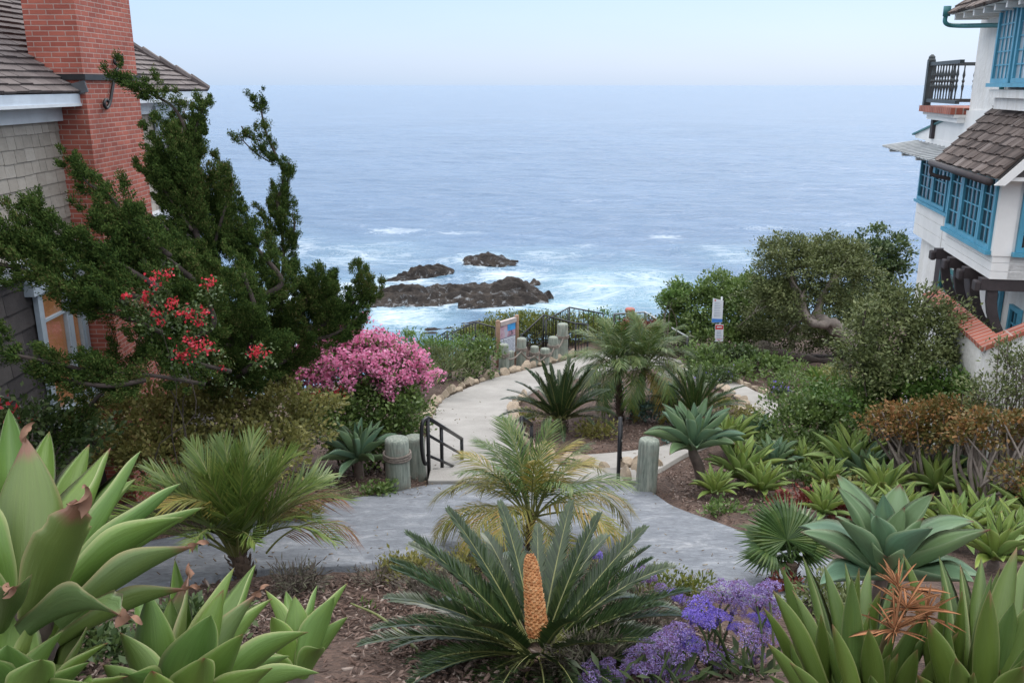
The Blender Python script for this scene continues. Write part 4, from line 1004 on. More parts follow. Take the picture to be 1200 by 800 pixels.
m_str = agave_mat('strap_green', (.085, .150, .038), (.26, .28, .11), (.24, .15, .07), .99, .36)
def variants(kind, mat, bends, fold, tag_, wave=0.0, thick=.035):
    return [leaf_mesh('leaf', kind, b, fold, mat, wave=wave, seed=i, thick=thick) for i, b in enumerate(bends)]
BENDS = [-.35, -.1, .15, .4, .75, 1.1]
AG = {'ag': variants('agave', m_ag, BENDS, .95, 'a', .6), 'agt': variants('blunt', m_agt, [-.3, 0, .3, .8], .8, 't', 1.0), 'agb': variants('broad', m_agb, BENDS, .7, 'b', .4),
      'agy': variants('agave', m_agy, BENDS, .85, 'y', .4), 'str': variants('strap', m_str, [-.3, -.12, 0, .15, .3, .5], 1.3, 's', .3), 'agtip': variants('agave', m_agt, BENDS, .9, 'q', .8)}
def place_leaf(parent, me, B, T, Wd, A, name='leaf'):
    """leaf mesh from B to T (world), width Wd, its upper face towards the point A"""
    B, T, A = Vector(B), Vector(T), Vector(A); y = T - B; l = y.length; y /= l
    n = A - (B + T) / 2; n = (n - y * n.dot(y)).normalized(); x = y.cross(n)
    o = bpy.data.objects.new(name, me); COL.objects.link(o); o.parent = parent
    o0 = origin(parent); M = Matrix((x * Wd, y * l, n * l)).transposed().to_4x4(); M.translation = B - o0
    o.matrix_local = M; return o
def rosette(name, label, c, Rm, kind, n=22, wr=.26, lo=4, hi=84, group=None, tilt=(0, 0), stem=0.0, stemdir=(0, 0), cat='agave', jitter=.1, az0=None, up=0.0):
    """an agave: leaves spiral from upright centre to flat outer ones; stem: trunk length below the rosette"""
    c = Vector(c); g = Vector((c.x + stemdir[0], c.y + stemdir[1], 0)); g.z = hz(g.x, g.y)
    t = thing(name, label, cat, g, group)
    st_top = c - Vector((0, 0, Rm * .05))
    MB().tube(smoothpath([g - Vector((0, 0, .1)), g.lerp(st_top, .55) + Vector((0, 0, .02)), st_top, c + Vector((0, 0, Rm * .18))], 5), list(np.linspace(Rm * .13, Rm * .07, 16)), 10).build('stem', mstem, t, True)
    ms = AG[kind]; Tm = Matrix.Rotation(tilt[0], 3, 'X') @ Matrix.Rotation(tilt[1], 3, 'Y'); A = c + Tm @ Vector((0, 0, Rm * 2.5))
    a0 = random.uniform(0, 6.28) if az0 is None else az0
    for i in range(n):
        f = (i + .5) / n; el = R(hi + (lo - hi) * f ** 1.15) + random.gauss(0, .06); az = a0 + i * 2.39996 + random.gauss(0, .07)
        l = Rm * (.62 + .42 * math.sin(PI * min(1, f * 1.25) * .72)) * random.uniform(1 - jitter, 1 + jitter)
        d = Tm @ Vector((math.cos(az) * math.cos(el), math.sin(az) * math.cos(el), math.sin(el)))
        r0 = Tm @ Vector((math.cos(az), math.sin(az), 0)) * Rm * .06
        B = c + r0 + Tm @ Vector((0, 0, Rm * .12 * (1 - f)))
        k = min(len(ms) - 1, max(0, int(1 + f * 3.2 + random.gauss(0, .5)))) if len(ms) > 4 else random.randrange(len(ms))
        place_leaf(t, ms[k], B, B + d * l, Rm * wr * random.uniform(.85, 1.1) * (.75 + .35 * f), A)
    return t
# ---- feather fronds
m_rach = solid('frond_rib', (.16, .17, .055), .5, .3, 6, 0, 0)
def frond_mesh(name, mat, droop, nl, ll, lw, ang, vee, sag, tipcut=1.0, twist=.0, seed=0, start=.1, rr=.008, stiff=False):
    """unit frond along +Y arching down by droop; leaflets in pairs, raised by vee and sagging by sag"""
    rs = np.random.default_rng(seed); V = []; Fc = []
    n = 40; y = z = 0; th = droop * .35; path = []
    for i in range(n + 1):
        path.append(Vector((0, y, z))); y += math.cos(th) / n; z += math.sin(th) / n; th -= droop * 1.35 / n * (.4 + 1.2 * i / n)
    def pos(t):
        q = min(t * n, n - 1e-4); i = int(q); return path[i].lerp(path[i + 1], q - i), (path[i + 1] - path[i]).normalized()
    mb = MB(); mb.tube(path[::2], list(np.linspace(rr, rr * .25, len(path[::2]))), 5); V = [tuple(v) for v in mb.V]; Fc = list(mb.F)
    for k in range(nl):
        t = start + (1 - start) * (k + .5) / nl; p, tg = pos(t); nn = Vector((1, 0, 0)).cross(tg)
        prof = math.sin(PI * (.10 + .86 * ((t - start) / (1 - start)) ** .85)) ** .6
        for sd in (-1, 1):
            l = ll * prof * rs.uniform(.85, 1.12); a = ang * (1 - .35 * t) + rs.normal(0, .07); ve = vee + rs.normal(0, .08 if stiff else .2)
            d = (Vector((sd, 0, 0)) * math.sin(a) * math.cos(ve) + tg * math.cos(a) + nn * math.sin(ve) * math.sin(a)).normalized()
            sidev = d.cross(nn).normalized() * lw / 2
            m1 = p + d * l * .5 + Vector((0, 0, -sag * l * .12)); e = p + d * l * .97 + Vector((0, 0, -sag * l * .5)) ; q = len(V)
            V += [tuple(p - sidev * .5), tuple(p + sidev * .5), tuple(m1 + sidev), tuple(m1 - sidev), tuple(e)]
            Fc += [(q, q + 1, q + 2, q + 3), (q + 3, q + 2, q + 4)]
    me = mesh(name, V, Fc, uv=False); me.materials.append(mat); me.materials.append(m_rach)
    for p_ in me.polygons[:len(mb.F)]: p_.material_index = 1
    return me
def place_frond(parent, me, B, az, el, l, roll=0.0, name='frond'):
    o = bpy.data.objects.new(name, me); COL.objects.link(o); o.parent = parent
    M = Matrix.Rotation(az - PI / 2, 4, 'Z') @ Matrix.Rotation(el, 4, 'X') @ Matrix.Rotation(roll, 4, 'Y') @ Matrix.Diagonal((l, l, l, 1)); M.translation = Vector(B) - origin(parent)
    o.matrix_local = M; return o
# ------------------------------------------------------------------ junipers
def juniper(name, label, base, branches, seed):
    """branches: (pixel path [(px, py, Z)], radius px start, radius px end, density)"""
    g = Vector(base); t = thing(name, label, 'tree', g)
    C_, D_, N_ = [], [], []; mb = MB()
    def clothe(pts, rad_, dn, cr, kn=84):
        n = len(pts); length = sum((b - a).length for a, b in zip(pts, pts[1:]))
        area = length * 2 * PI * (sum(rad_) / n); nc = max(5, int(area / (cr * cr) * .62 * dn))
        tt = RNG.random(nc) * (n - 1.001); i = tt.astype(int); f = (tt - i)[:, None]
        pa = np.array([tuple(p) for p in pts]); p = pa[i] * (1 - f) + pa[i + 1] * f; tg = unit(pa[i + 1] - pa[i]); ra = np.array(rad_)[i]
        d = RNG.normal(size=(nc, 3)); d = unit(d - tg * (d * tg).sum(1)[:, None])
        rr = np.where(RNG.random(nc) < .25, RNG.uniform(.1, .7, nc), RNG.uniform(.7, 1.05, nc)) * ra
        cc = p + d * rr[:, None]; out_ = unit(d * .5 + tg * .9 + np.array([0, 0, .2]))
        idx = np.repeat(np.arange(nc), kn); m_ = len(idx); sz = RNG.uniform(.6, 1.3, nc)[idx]
        off = RNG.normal(size=(m_, 3)); off = unit(off) * (cr * .8 * RNG.random((m_, 1)) ** .45) * sz[:, None]
        off += out_[idx] * RNG.uniform(-.3, 1.0, (m_, 1)) * cr * .6 * sz[:, None]
        C_.append(cc[idx] + off); D_.append(unit(off) * .3 + out_[idx] * .75 + RNG.normal(size=(m_, 3)) * .35); N_.append(RNG.normal(size=(m_, 3)) * .35 + unit(off) * 1.4)
    for path, r0, r1, dn in branches:
        pts = smoothpath([P(*q) for q in path], 8); n = len(pts); zz = path[0][2]
        rad_ = [(r0 + (r1 - r0) * (k / (n - 1)) ** .9) * zz / F for k in range(n)]
        mb.tube(pts, [max(.006, min(.05, r * .12)) for r in rad_], 6)
        clothe(pts, [r * .57 for r in rad_], .74 * dn, .075)
        # upswept flame-like side sprays, all leaning with the sea wind
        length = sum((b - a).length for a, b in zip(pts, pts[1:])); ns = int(length / .075 * dn * (.35 + .65 * min(1, r0 / 30)))
        for k in range(ns):
            t_ = random.random() ** .85 * (n - 2); i = int(t_); p0 = pts[i].lerp(pts[i + 1], t_ - i); tg = (pts[i + 1] - pts[i]).normalized(); r = rad_[i]
            q = Vector(RNG.normal(size=3)); q = (q - tg * q.dot(tg)).normalized()
            l = max(.13, r * random.uniform(1.0, 1.75)); dv = (q * .75 + tg * .55 + Vector((-.30, 0, .35))).normalized(); up = (Vector((-.35, 0, .75)) + tg * .5).normalized()
            sp_ = [p0 + q * r * .25, p0 + q * r * .25 + dv * l * .5, p0 + q * r * .25 + dv * l * .8 + up * l * .3, p0 + q * r * .25 + dv * l * .95 + up * l * .62]
            sp_ = smoothpath(sp_, 3); w_ = max(.035, min(.085, r * .30))
            clothe(sp_, list(np.linspace(w_, w_ * .3, len(sp_))), 1.0, .052, 64)
    C = np.concatenate(C_); m_ = len(C)
    cloud('crown', C, np.concatenate(D_), np.concatenate(N_), RNG.uniform(.016, .034, m_), RNG.uniform(.008, .013, m_), m_jun, t)
    mb.build('trunk', mbark2, t, True); return t
Za = 9.4
bs_ = at(285, 500, 11.0); bs_.z = hz(bs_.x, bs_.y)
juniper('juniper_tree', 'tall dark juniper with a hooked top reaching over the brick chimney', bs_, [
    ([(284, 462, 10.9), (276, 410, 10.7), (262, 340, 10.2), (240, 260, 9.7), (228, 200, 9.4)], 40, 34, 1.0),
    ([(255, 330, 9.2), (225, 260, 9.2), (214, 200, 9.2), (212, 150, 9.2)], 34, 22, .95),
    ([(228, 215, 9.3), (226, 180, 9.3), (230, 150, 9.3), (243, 117, 9.3)], 26, 6, 1.0),
    ([(224, 165, 9.3), (205, 128, 9.25), (180, 112, 9.2), (158, 103, 9.15), (138, 84, 9.1)], 18, 7, 1.15),
    ([(250, 290, 9.4), (262, 250, 9.3), (270, 226, 9.3), (272, 207, 9.3)], 20, 6, .9),
    ([(225, 270, 9.1), (198, 230, 9.1), (180, 205, 9.1), (176, 184, 9.1)], 18, 7, .9),
    ([(235, 300, 9.1), (200, 272, 9.0), (178, 252, 9.0)], 20, 9, .9),
    ([(280, 400, 9.1), (240, 370, 8.9), (215, 330, 8.8)], 40, 22, .9),
    ([(290, 420, 9.0), (300, 370, 8.9), (285, 320, 8.9)], 38, 22, .9),
    ([(285, 435, 9.0), (315, 415, 8.9), (340, 395, 8.9)], 30, 14, .9),
    ([(240, 450, 9.7), (285, 440, 9.6), (325, 428, 9.7)], 30, 20, 1.0), ([(250, 430, 9.5), (235, 390, 9.4), (245, 340, 9.4)], 40, 24, 1.0),
    ([(300, 350, 9.6), (330, 330, 9.6), (300, 290, 9.6), (282, 262, 9.6)], 34, 16, .9),
    ([(290, 390, 9.5), (250, 415, 9.3), (215, 425, 9.0)], 34, 16, .9)], 3)
bs_ = at(330, 500, 10.6); bs_.z = hz(bs_.x, bs_.y)
juniper('juniper_tree', 'slender juniper spire with gaps and bare twigs, standing against the sea', bs_, [
    ([(330, 470, 11.0), (325, 420, 10.8), (330, 340, 10.6), (332, 290, 10.6), (325, 235, 10.6)], 26, 15, .8),
    ([(325, 245, 10.6), (332, 205, 10.6), (320, 175, 10.6), (310, 150, 10.6), (305, 120, 10.6)], 16, 9, .75),
    ([(325, 230, 10.6), (340, 205, 10.6), (338, 190, 10.6)], 12, 8, .7), ([(305, 165, 10.6), (290, 160, 10.6), (283, 148, 10.6)], 9, 7, .8),
    ([(332, 300, 10.6), (345, 268, 10.6), (342, 250, 10.6)], 12, 7, .7), ([(316, 190, 10.6), (298, 178, 10.6), (280, 160, 10.5)], 7, 6, .45),
    ([(330, 400, 10.4), (365, 385, 10.3), (400, 365, 10.3), (418, 350, 10.3), (432, 336, 10.3)], 42, 12, 1.0),
    ([(345, 395, 10.3), (385, 375, 10.2), (382, 345, 10.2), (384, 326, 10.2)], 30, 8, 1.0),
    ([(340, 390, 10.3), (358, 360, 10.3), (355, 335, 10.3)], 24, 10, .85), ([(350, 400, 10.2), (390, 392, 10.2), (425, 368, 10.2)], 26, 12, 1.0), ([(300, 440, 10.2), (330, 425, 10.2), (365, 405, 10.2)], 30, 14, 1.0), ([(310, 420, 10.4), (340, 380, 10.4), (350, 350, 10.4)], 34, 16, 1.0)], 8)
bs_ = at(60, 560, 7.6); bs_.z = hz(bs_.x, bs_.y)
Zb = 7.5
juniper('juniper_tree', 'windswept juniper sweeping out to the left across the shingled wall', bs_, [
    ([(60, 540, 7.6), (110, 470, 7.7), (180, 400, 7.8), (175, 330, 7.8), (150, 290, 7.8)], 12, 36, .9),
    ([(200, 350, 7.8), (165, 300, 7.7), (150, 262, 7.7), (130, 232, 7.7), (100, 212, 7.7), (91, 189, 7.7)], 34, 7, .95),
    ([(190, 340, 7.6), (140, 310, 7.5), (95, 288, 7.5), (58, 262, 7.5), (40, 236, 7.5)], 36, 7, 1.0),
    ([(170, 350, 7.5), (110, 335, 7.4), (50, 300, 7.3), (10, 280, 7.2), (-40, 262, 7.2)], 34, 20, 1.0),
    ([(200, 300, 7.7), (165, 275, 7.7), (130, 262, 7.7), (108, 255, 7.7)], 26, 14, .9),
    ([(150, 355, 7.3), (90, 345, 7.2), (30, 318, 7.1), (-40, 300, 7.1)], 28, 22, .95),
    ([(190, 390, 7.4), (150, 372, 7.3), (118, 362, 7.3), (95, 352, 7.3)], 26, 14, .9),
    ([(230, 330, 8.2), (190, 300, 8.1), (160, 290, 8.1)], 30, 20, .9),
    ([(240, 450, 7.6), (180, 440, 7.3), (120, 436, 7.1), (60, 425, 6.9), (0, 412, 6.8), (-40, 405, 6.8)], 22, 17, .95),
    ([(170, 445, 7.2), (130, 452, 7.0), (85, 447, 7.0), (60, 440, 7.0)], 26, 16, .9),
    ([(270, 435, 8.0), (230, 425, 7.7), (200, 412, 7.6), (170, 405, 7.5)], 24, 14, .9),
    ([(220, 400, 7.9), (250, 380, 7.9), (240, 345, 7.9)], 34, 24, .9)], 14)
# coral bougainvillea threaded through the junipers
def flowers(px, py, r, Z, n):
    c = np.array(P(px, py, Z)); s = r / F * Z; return c + RNG.normal(size=(n, 3)) * s * np.array([.5, .4, .42])
g = at(225, 500, 7.4); g.z = hz(g.x, g.y)
t = thing('bougainvillea', 'coral red bougainvillea climbing among the dark junipers', 'shrub', g)
sp = [(182, 327, 12), (172, 345, 7), (195, 322, 8), (202, 355, 12), (222, 369, 10), (240, 366, 9), (212, 367, 5), (183, 365, 7), (220, 402, 15), (240, 405, 14), (215, 418, 10), (302, 415, 13), (246, 332, 9), (148, 347, 5), (235, 378, 6), (187, 377, 6), (260, 430, 6), (170, 352, 5), (300, 412, 7)]
C = np.concatenate([flowers(x, y, r, 7.15 if x < 255 else 7.9, int(4 * r)) for x, y, r in sp]); n = len(C)
cloud('blossom', C, RNG.normal(size=(n, 3)), RNG.normal(size=(n, 3)), RNG.uniform(.02, .034, n), RNG.uniform(.016, .026, n), m_redf, t)
C = np.concatenate([flowers(x + random.uniform(-14, 14), y + random.uniform(-6, 22), 15, 7.22 if x < 255 else 8.0, 40) for x, y, r in sp * 2]); n = len(C)
cloud('foliage', C, RNG.normal(size=(n, 3)) + [0, 0, .3], RNG.normal(size=(n, 3)) + [0, -.3, 1], RNG.uniform(.025, .045, n), RNG.uniform(.016, .025, n), m_dkt, t)
stems(g, [P(x, y, 7.3) for x, y, r in sp[::5]], .006, .003, mbark2, t)

# ------------------------------------------------------------------ shrubs of the left bank
shrub('leafy_shrub', 'olive-brown small-leaved shrub with bare twigs, left of the pink bush', 'shrub', [(165, 492, 58, 36, 9.6), (245, 482, 70, 40, 9.9), (330, 492, 58, 42, 10.2), (290, 535, 80, 32, 9.4), (185, 535, 62, 32, 9.2)], m_olive, .055, .034, .12, .8, 26, 34, rst=.018)
fl = (m_pink, .84, .055, -.05, 46)
shrub('flowering_bush', 'bush covered in pink blossom beside the pale path', 'bush', [(410, 436, 72, 46, 13.4), (463, 447, 40, 36, 13.2), (362, 450, 36, 34, 13.2), (425, 422, 40, 30, 13.6), (400, 408, 30, 18, 13.5)], m_mid, .06, .035, .13, .62, 18, 10, flowers=fl)
shrub('leafy_shrub', 'dark green rounded bush under the pink blossom', 'shrub', [(425, 492, 70, 34, 13.1), (468, 497, 36, 40, 12.9), (385, 500, 50, 36, 12.7), (440, 520, 50, 26, 12.9), (450, 460, 48, 22, 13.1)], m_mid, .065, .038, .13, .62, 20, 12)
C = np.concatenate([flowers(x, y, 9, 12.7, 26) for x, y in ((397, 457), (372, 462), (360, 470))]); n = len(C)
o = bpy.data.objects['flowering_bush']; cloud('coral_blossom', C, RNG.normal(size=(n, 3)), RNG.normal(size=(n, 3)), .05, .04, m_redf, o)
shrub('leafy_shrub', 'deep green shrub with a few red flowers behind the giant agave', 'shrub', [(40, 520, 70, 50, 7.6), (92, 525, 40, 42, 7.9), (-30, 520, 50, 60, 7.4)], m_dkt, .06, .036, .13, .6, 20, 14, flowers=(m_redf, .05, .05, .1, 18))
shrub('leafy_shrub', 'round bright green bush beside the first post of the row', 'bush', [(561, 420, 22, 26, 22.3), (550, 428, 14, 16, 22)], m_mid, .09, .05, .16, .65, 22, 8)
shrub('leafy_shrub', 'loose light green shrub right of the pink blossom, above the path stones', 'shrub', [(500, 412, 38, 18, 20.5), (535, 408, 30, 16, 22.5), (485, 400, 26, 12, 21)], m_bright, .09, .03, .16, .5, 20, 14)
shrub('leafy_shrub', 'low grey-green grassy clump around the small agave by the path stones', 'shrub', [(520, 428, 34, 18, 19.5), (492, 432, 22, 14, 19)], m_tree, .16, .02, .16, .5, 20, 0, up=1.4)
for x, y, rx, ry, Z, mt, lb in ((612, 384, 42, 20, 29.5, m_yel, 'yellow-green shrub behind the info board at the cliff edge'), (665, 386, 40, 18, 30.5, m_yel, 'yellow-green shrub behind the stair railings at the cliff edge'),
                                (712, 384, 34, 18, 31, m_bright, 'bright green shrub at the cliff edge under the overlook railing'), (765, 388, 34, 16, 29, m_tree, 'dull green shrub beside the sloping steel rail'), (560, 392, 30, 10, 30, m_yel, 'low yellow-green growth below the stairs left of the info board')):
    shrub('leafy_shrub', lb, 'shrub', [(x, y, rx, ry, Z), (x + rx * .5, y + ry * .4, rx * .6, ry * .7, Z - .5), (x - rx * .5, y + ry * .3, rx * .6, ry * .7, Z)], mt, .10, .05, .18, .55, 20, 8)
shrub('leafy_shrub', 'reddish succulent patch beside the sloping steel rail', 'plant', [(765, 382, 26, 7, 28), (745, 380, 16, 6, 28)], m_red, .08, .05, .15, .5, 14, 0)

# ------------------------------------------------------------------ trees and shrubs of the right bank
shrub('leafy_shrub', 'large light green shrub behind the two white notices', 'shrub', [(838, 362, 58, 36, 28), (885, 362, 46, 38, 27.5), (797, 356, 26, 20, 28), (865, 350, 40, 28, 28), (850, 395, 60, 26, 27), (800, 385, 30, 24, 28)], m_mid, .11, .06, .2, .6, 24, 16)
shrub('leafy_shrub', 'pale green spray of leaves at the left tip of the large shrub', 'shrub', [(780, 352, 12, 9, 26), (792, 346, 12, 8, 26), (800, 336, 12, 7, 26.3)], m_bright, .10, .06, .16, .6, 16, 5)
def tree(label, base, limbs, bl, mat, ll, lw, cr, dens, nl, bark, trunkr, nst=16, inner=.3):
    """limbs: pixel paths with radii in metres"""
    g = G(*base); B = [blob(*b) for b in bl]
    t = thing('tree', label, 'tree', g)
    Cc, Oo = clumps(B, cr, dens, inner)
    cloud('crown', *foliage(Cc, Oo, cr, nl, ll, lw, .3), mat, t)
    mb = MB()
    for path, r0, r1 in limbs:
        pts = smoothpath([P(*q) for q in path], 7)
        rr = np.linspace(r0, r1, len(pts)) * (1 + .18 * np.sin(np.arange(len(pts)) * 1.3)); mb.tube(pts, list(rr), 10)
    for j in RNG.choice(len(Cc), nst, replace=False):
        e = Vector(Cc[j]); b = min((P(*q) for path, _, _ in limbs for q in path[1:]), key=lambda q: (q - e).length)
        mid = b.lerp(e, .5) + Vector((random.uniform(-1, 1), random.uniform(-1, 1), random.uniform(-.5, 1))) * (e - b).length * .15
        pts = smoothpath([b, mid, e], 4); mb.tube(pts, list(np.linspace(r1 * .7, .008, len(pts))), 6)
    mb.build('trunk', bark, t, True); return t
g0 = G(1012, 432); zb_ = depth(g0)
tree('broad olive-green tree with a twisted silvery trunk, right of the white notices', (1012, 432),
     [([(1016, 436, zb_), (1004, 408, zb_), (985, 388, zb_), (962, 376, zb_), (946, 372, zb_ + .1), (935, 350, zb_ + .3), (925, 320, zb_ + .5)], .26, .10),
      ([(985, 388, zb_), (975, 378, zb_ - .2), (958, 380, zb_ - .25), (945, 370, zb_ - .2), (940, 345, zb_)], .15, .07), ([(955, 374, zb_), (965, 345, zb_), (985, 315, zb_)], .12, .06)],
     [(948, 318, 58, 40, zb_ + .4), (918, 300, 34, 26, zb_ + .5), (988, 322, 40, 38, zb_ + .6), (935, 352, 58, 26, zb_ + .3), (975, 300, 34, 24, zb_ + .8), (905, 345, 26, 24, zb_ + .6), (900, 390, 44, 34, zb_ + 2.2), (955, 392, 44, 30, zb_ + 2.6), (985, 405, 30, 24, zb_ + 2.2)], m_tree, .085, .04, .17, .62, 30, mbark, .2)
tree('dark glossy tree against the sea beside the white house', (1025, 420), [([(1025, 425, zb_ + 3.5), (1022, 380, zb_ + 3.5), (1028, 330, zb_ + 3.5), (1030, 300, zb_ + 3.5)], .16, .06), ([(1024, 360, zb_ + 3.5), (1045, 320, zb_ + 3.5), (1050, 300, zb_ + 3.5)], .08, .04)],
     [(1028, 296, 32, 28, zb_ + 3.5), (1048, 310, 18, 18, zb_ + 3.4), (1012, 326, 30, 32, zb_ + 3.5), (1020, 356, 36, 30, zb_ + 3.4), (1006, 380, 30, 40, zb_ + 2.8)], m_dkt, .12, .065, .2, .55, 22, mbark2, .16)
zc_ = 12.3
tree('bushy grey-green tree in front of the white garden wall', (1040, 560), [([(1040, 570, zc_), (1046, 470, zc_), (1060, 415, zc_), (1075, 385, zc_)], .12, .05), ([(1044, 460, zc_), (1015, 430, zc_), (1008, 405, zc_)], .08, .04), ([(1050, 440, zc_), (1090, 420, zc_), (1115, 400, zc_)], .07, .03)],
     [(1062, 372, 56, 34, zc_), (1104, 396, 44, 40, zc_ - .2), (1024, 396, 40, 44, zc_), (1008, 432, 26, 38, zc_ - .2), (1075, 428, 60, 34, zc_ - .4), (1040, 448, 44, 30, zc_ - .4), (1124, 402, 28, 30, zc_), (1050, 352, 30, 18, zc_ + .2)], m_tree, .062, .03, .14, .6, 28, mbark2, .12, 26)
gz0 = G(945, 428); zl = depth(gz0)
mb = MB(); pts = smoothpath([P(884, 415, zl), P(892, 407, zl), P(905, 411, zl), P(925, 417, zl), P(950, 421, zl), P(978, 425, zl - .2), P(1000, 436, zl - .4)], 6)
mb.tube(pts, list(np.array([.10 + .04 * math.sin(k * .9) for k in range(len(pts))])), 10); mb.tube(smoothpath([P(905, 411, zl), P(898, 402, zl), P(890, 402, zl)], 4), .06, 8)
tag(mb.build('driftwood_log', mbark2, None, True), 'dark crooked driftwood log lying on the mulch below the twisted tree', 'log')
shrub('leafy_shrub', 'dry greyish twiggy tuft at the end of the driftwood log', 'shrub', [(897, 412, 11, 9, zl - .4)], m_dry, .12, .015, .14, .8, 20, 10)
for x, y, rx, ry, mt, lb in ((825, 424, 26, 15, m_mid, 'dark green ground cover at the foot of the sign post'), (868, 420, 34, 16, m_dkt, 'glossy dark green ground cover right of the sign post'), (905, 430, 30, 12, m_mid, 'mid green ground cover below the driftwood log'), (850, 437, 40, 10, m_mid, 'leafy green ground cover above the purple flowers')):
    Zs = depth(G(x, y + ry)); shrub('ground_cover_plant', lb, 'plant', [(x, y, rx, ry, Zs)], mt, .11, .06, .17, .6, 20, 0, group='ground cover plants by the sign')
for x, y, rx, ry, lb in ((840, 441, 24, 9, 'low purple-flowered plant between the sign post and the garden path'), (832, 448, 16, 6, 'small purple-flowered plant at the edge of the garden path'), (918, 463, 12, 9, 'dark leafed plant with one violet flower head by the path stones')):
    Zs = depth(G(x, y + ry)); shrub('flowering_plant', lb, 'plant', [(x, y, rx, ry, Zs)], m_dkt, .08, .04, .13, .7, 16, 0, flowers=(m_purp, .16, .05, .1, 12))
shrub('leafy_shrub', 'low thorny shrub beside the far end of the garden path', 'shrub', [(935, 452, 26, 9, 19.5), (905, 455, 16, 7, 19.5)], m_mid, .09, .04, .14, .5, 14, 6)
shrub('leafy_shrub', 'green shrub with twiggy base beside the garden path, behind the agaves', 'shrub', [(938, 500, 56, 34, 14.4), (990, 492, 46, 32, 14.4), (1000, 528, 46, 30, 13.6), (935, 528, 40, 26, 13.8), (965, 475, 50, 20, 14.8)], m_mid, .07, .042, .14, .62, 22, 30)
shrub('leafy_shrub', 'light green shrub in front of the bushy grey-green tree', 'shrub', [(1055, 470, 60, 26, 11.9), (1110, 470, 40, 24, 11.6), (1010, 468, 34, 24, 12.2), (1140, 462, 30, 26, 11.3), (985, 462, 40, 20, 13), (1090, 452, 44, 22, 11.7)], m_bright, .07, .04, .14, .55, 20, 20)
shrub('leafy_shrub', 'orange-tinged jade shrub on bare grey stems, the left of the two', 'shrub', [(1080, 490, 58, 20, 10.9), (1052, 502, 32, 16, 10.8), (1125, 482, 34, 16, 10.9), (1100, 508, 40, 14, 10.6)], m_org, .05, .032, .10, .62, 20, 46, rst=.028, stemmat=mbark, inner=.15)
shrub('leafy_shrub', 'orange-tinged jade shrub on bare grey stems at the frame edge', 'shrub', [(1168, 502, 50, 18, 9.4), (1215, 505, 40, 22, 9.3), (1138, 512, 26, 14, 9.4), (1195, 560, 30, 18, 8.9)], m_org, .05, .032, .10, .62, 20, 44, rst=.028, stemmat=mbark, inner=.15)
shrub('leafy_shrub', 'dark twiggy shrub in front of the white return wall', 'shrub', [(1190, 430, 30, 36, 10.2), (1168, 460, 38, 26, 10.2), (1215, 455, 40, 44, 10.2), (1150, 478, 26, 16, 10.4)], m_tree, .05, .022, .13, .55, 22, 50, rst=.014)

# ------------------------------------------------------------------ island bed
def gdepth(px, py): return depth(G(px, py))
for x, y, rx, ry, lb in ((768, 478, 32, 17, 'blue-green low shrub between the double palm and the right cycad'), (715, 462, 16, 14, 'blue-green low shrub left of the palm trunks'), (785, 460, 20, 10, 'small blue-green shrub behind the right cycad')):
    Zs = gdepth(x, y + ry); shrub('leafy_shrub', lb, 'shrub', [(x, y, rx, ry, Zs)], m_blue, .08, .025, .12, .7, 26, 0)
shrub('leafy_shrub', 'small dull green shrub between the island stones and the garden path', 'shrub', [(872, 488, 22, 12, 16.6), (850, 478, 16, 10, 17.5)], m_olive, .07, .035, .13, .6, 18, 6)
m_cyc = leafmat('cycad_leaflet', [(.2, (.014, .032, .011)), (.6, (.032, .060, .018)), (1, (.07, .10, .03))], .32, .1, .5, 3)
m_cyc2 = leafmat('young_cycad_leaflet', [(.2, (.022, .05, .012)), (.6, (.045, .085, .02)), (1, (.09, .125, .035))], .38, .15, .45, 3)
m_palm = leafmat('palm_leaflet', [(.15, (.035, .075, .017)), (.5, (.075, .13, .03)), (.8, (.13, .17, .04)), (1, (.21, .17, .05))], .45, .2, .4, 2)
m_gold = leafmat('golden_palm_leaflet', [(.1, (.10, .13, .025)), (.45, (.20, .20, .04)), (.75, (.32, .24, .06)), (1, (.34, .16, .06))], .5, .25, .4, 2)
m_brn = leafmat('dead_palm_leaflet', [(.1, (.12, .06, .035)), (.6, (.24, .13, .075)), (1, (.33, .22, .14))], .8, .1, .2, 2)
CY = [frond_mesh('frond', m_cyc, d, 84, .140, .0135, .80, .55, .03, seed=k, start=.14, rr=.010, stiff=True) for k, d in enumerate((.25, .5, .8))]
CY2 = [frond_mesh('frond', m_cyc2, d, 64, .13, .013, .8, .55, .04, seed=k, start=.14, rr=.010, stiff=True) for k, d in enumerate((.25, .5, .8))]
PA = [frond_mesh('frond', m_palm, d, 46, .30, .012, .95, .28, .9, seed=20 + k, start=.2, rr=.010) for k, d in enumerate((.6, 1.0, 1.5))]
PG = [frond_mesh('frond', m_gold, d, 46, .28, .012, .95, .2, 1.1, seed=30 + k, start=.2, rr=.010) for k, d in enumerate((.9, 1.4))]
PB = [frond_mesh('dead_frond', m_brn, 1.6, 36, .26, .011, .8, -.3, 1.6, seed=40, start=.25, rr=.011)]
m_spk = leafmat('spiky_palm_leaflet', [(.1, (.045, .085, .018)), (.5, (.095, .15, .03)), (.85, (.16, .20, .045)), (1, (.26, .17, .06))], .45, .2, .4, 2)
PS = [frond_mesh('frond', m_spk, d, 40, .36, .014, .62, .35, .12, seed=50 + k, start=.15, rr=.012) for k, d in enumerate((.25, .55, .9))]
mcyt = island('cycad_trunk', [(0, (.05, .035, .026)), (1, (.13, .09, .065))], .95, .5, 30, .3)
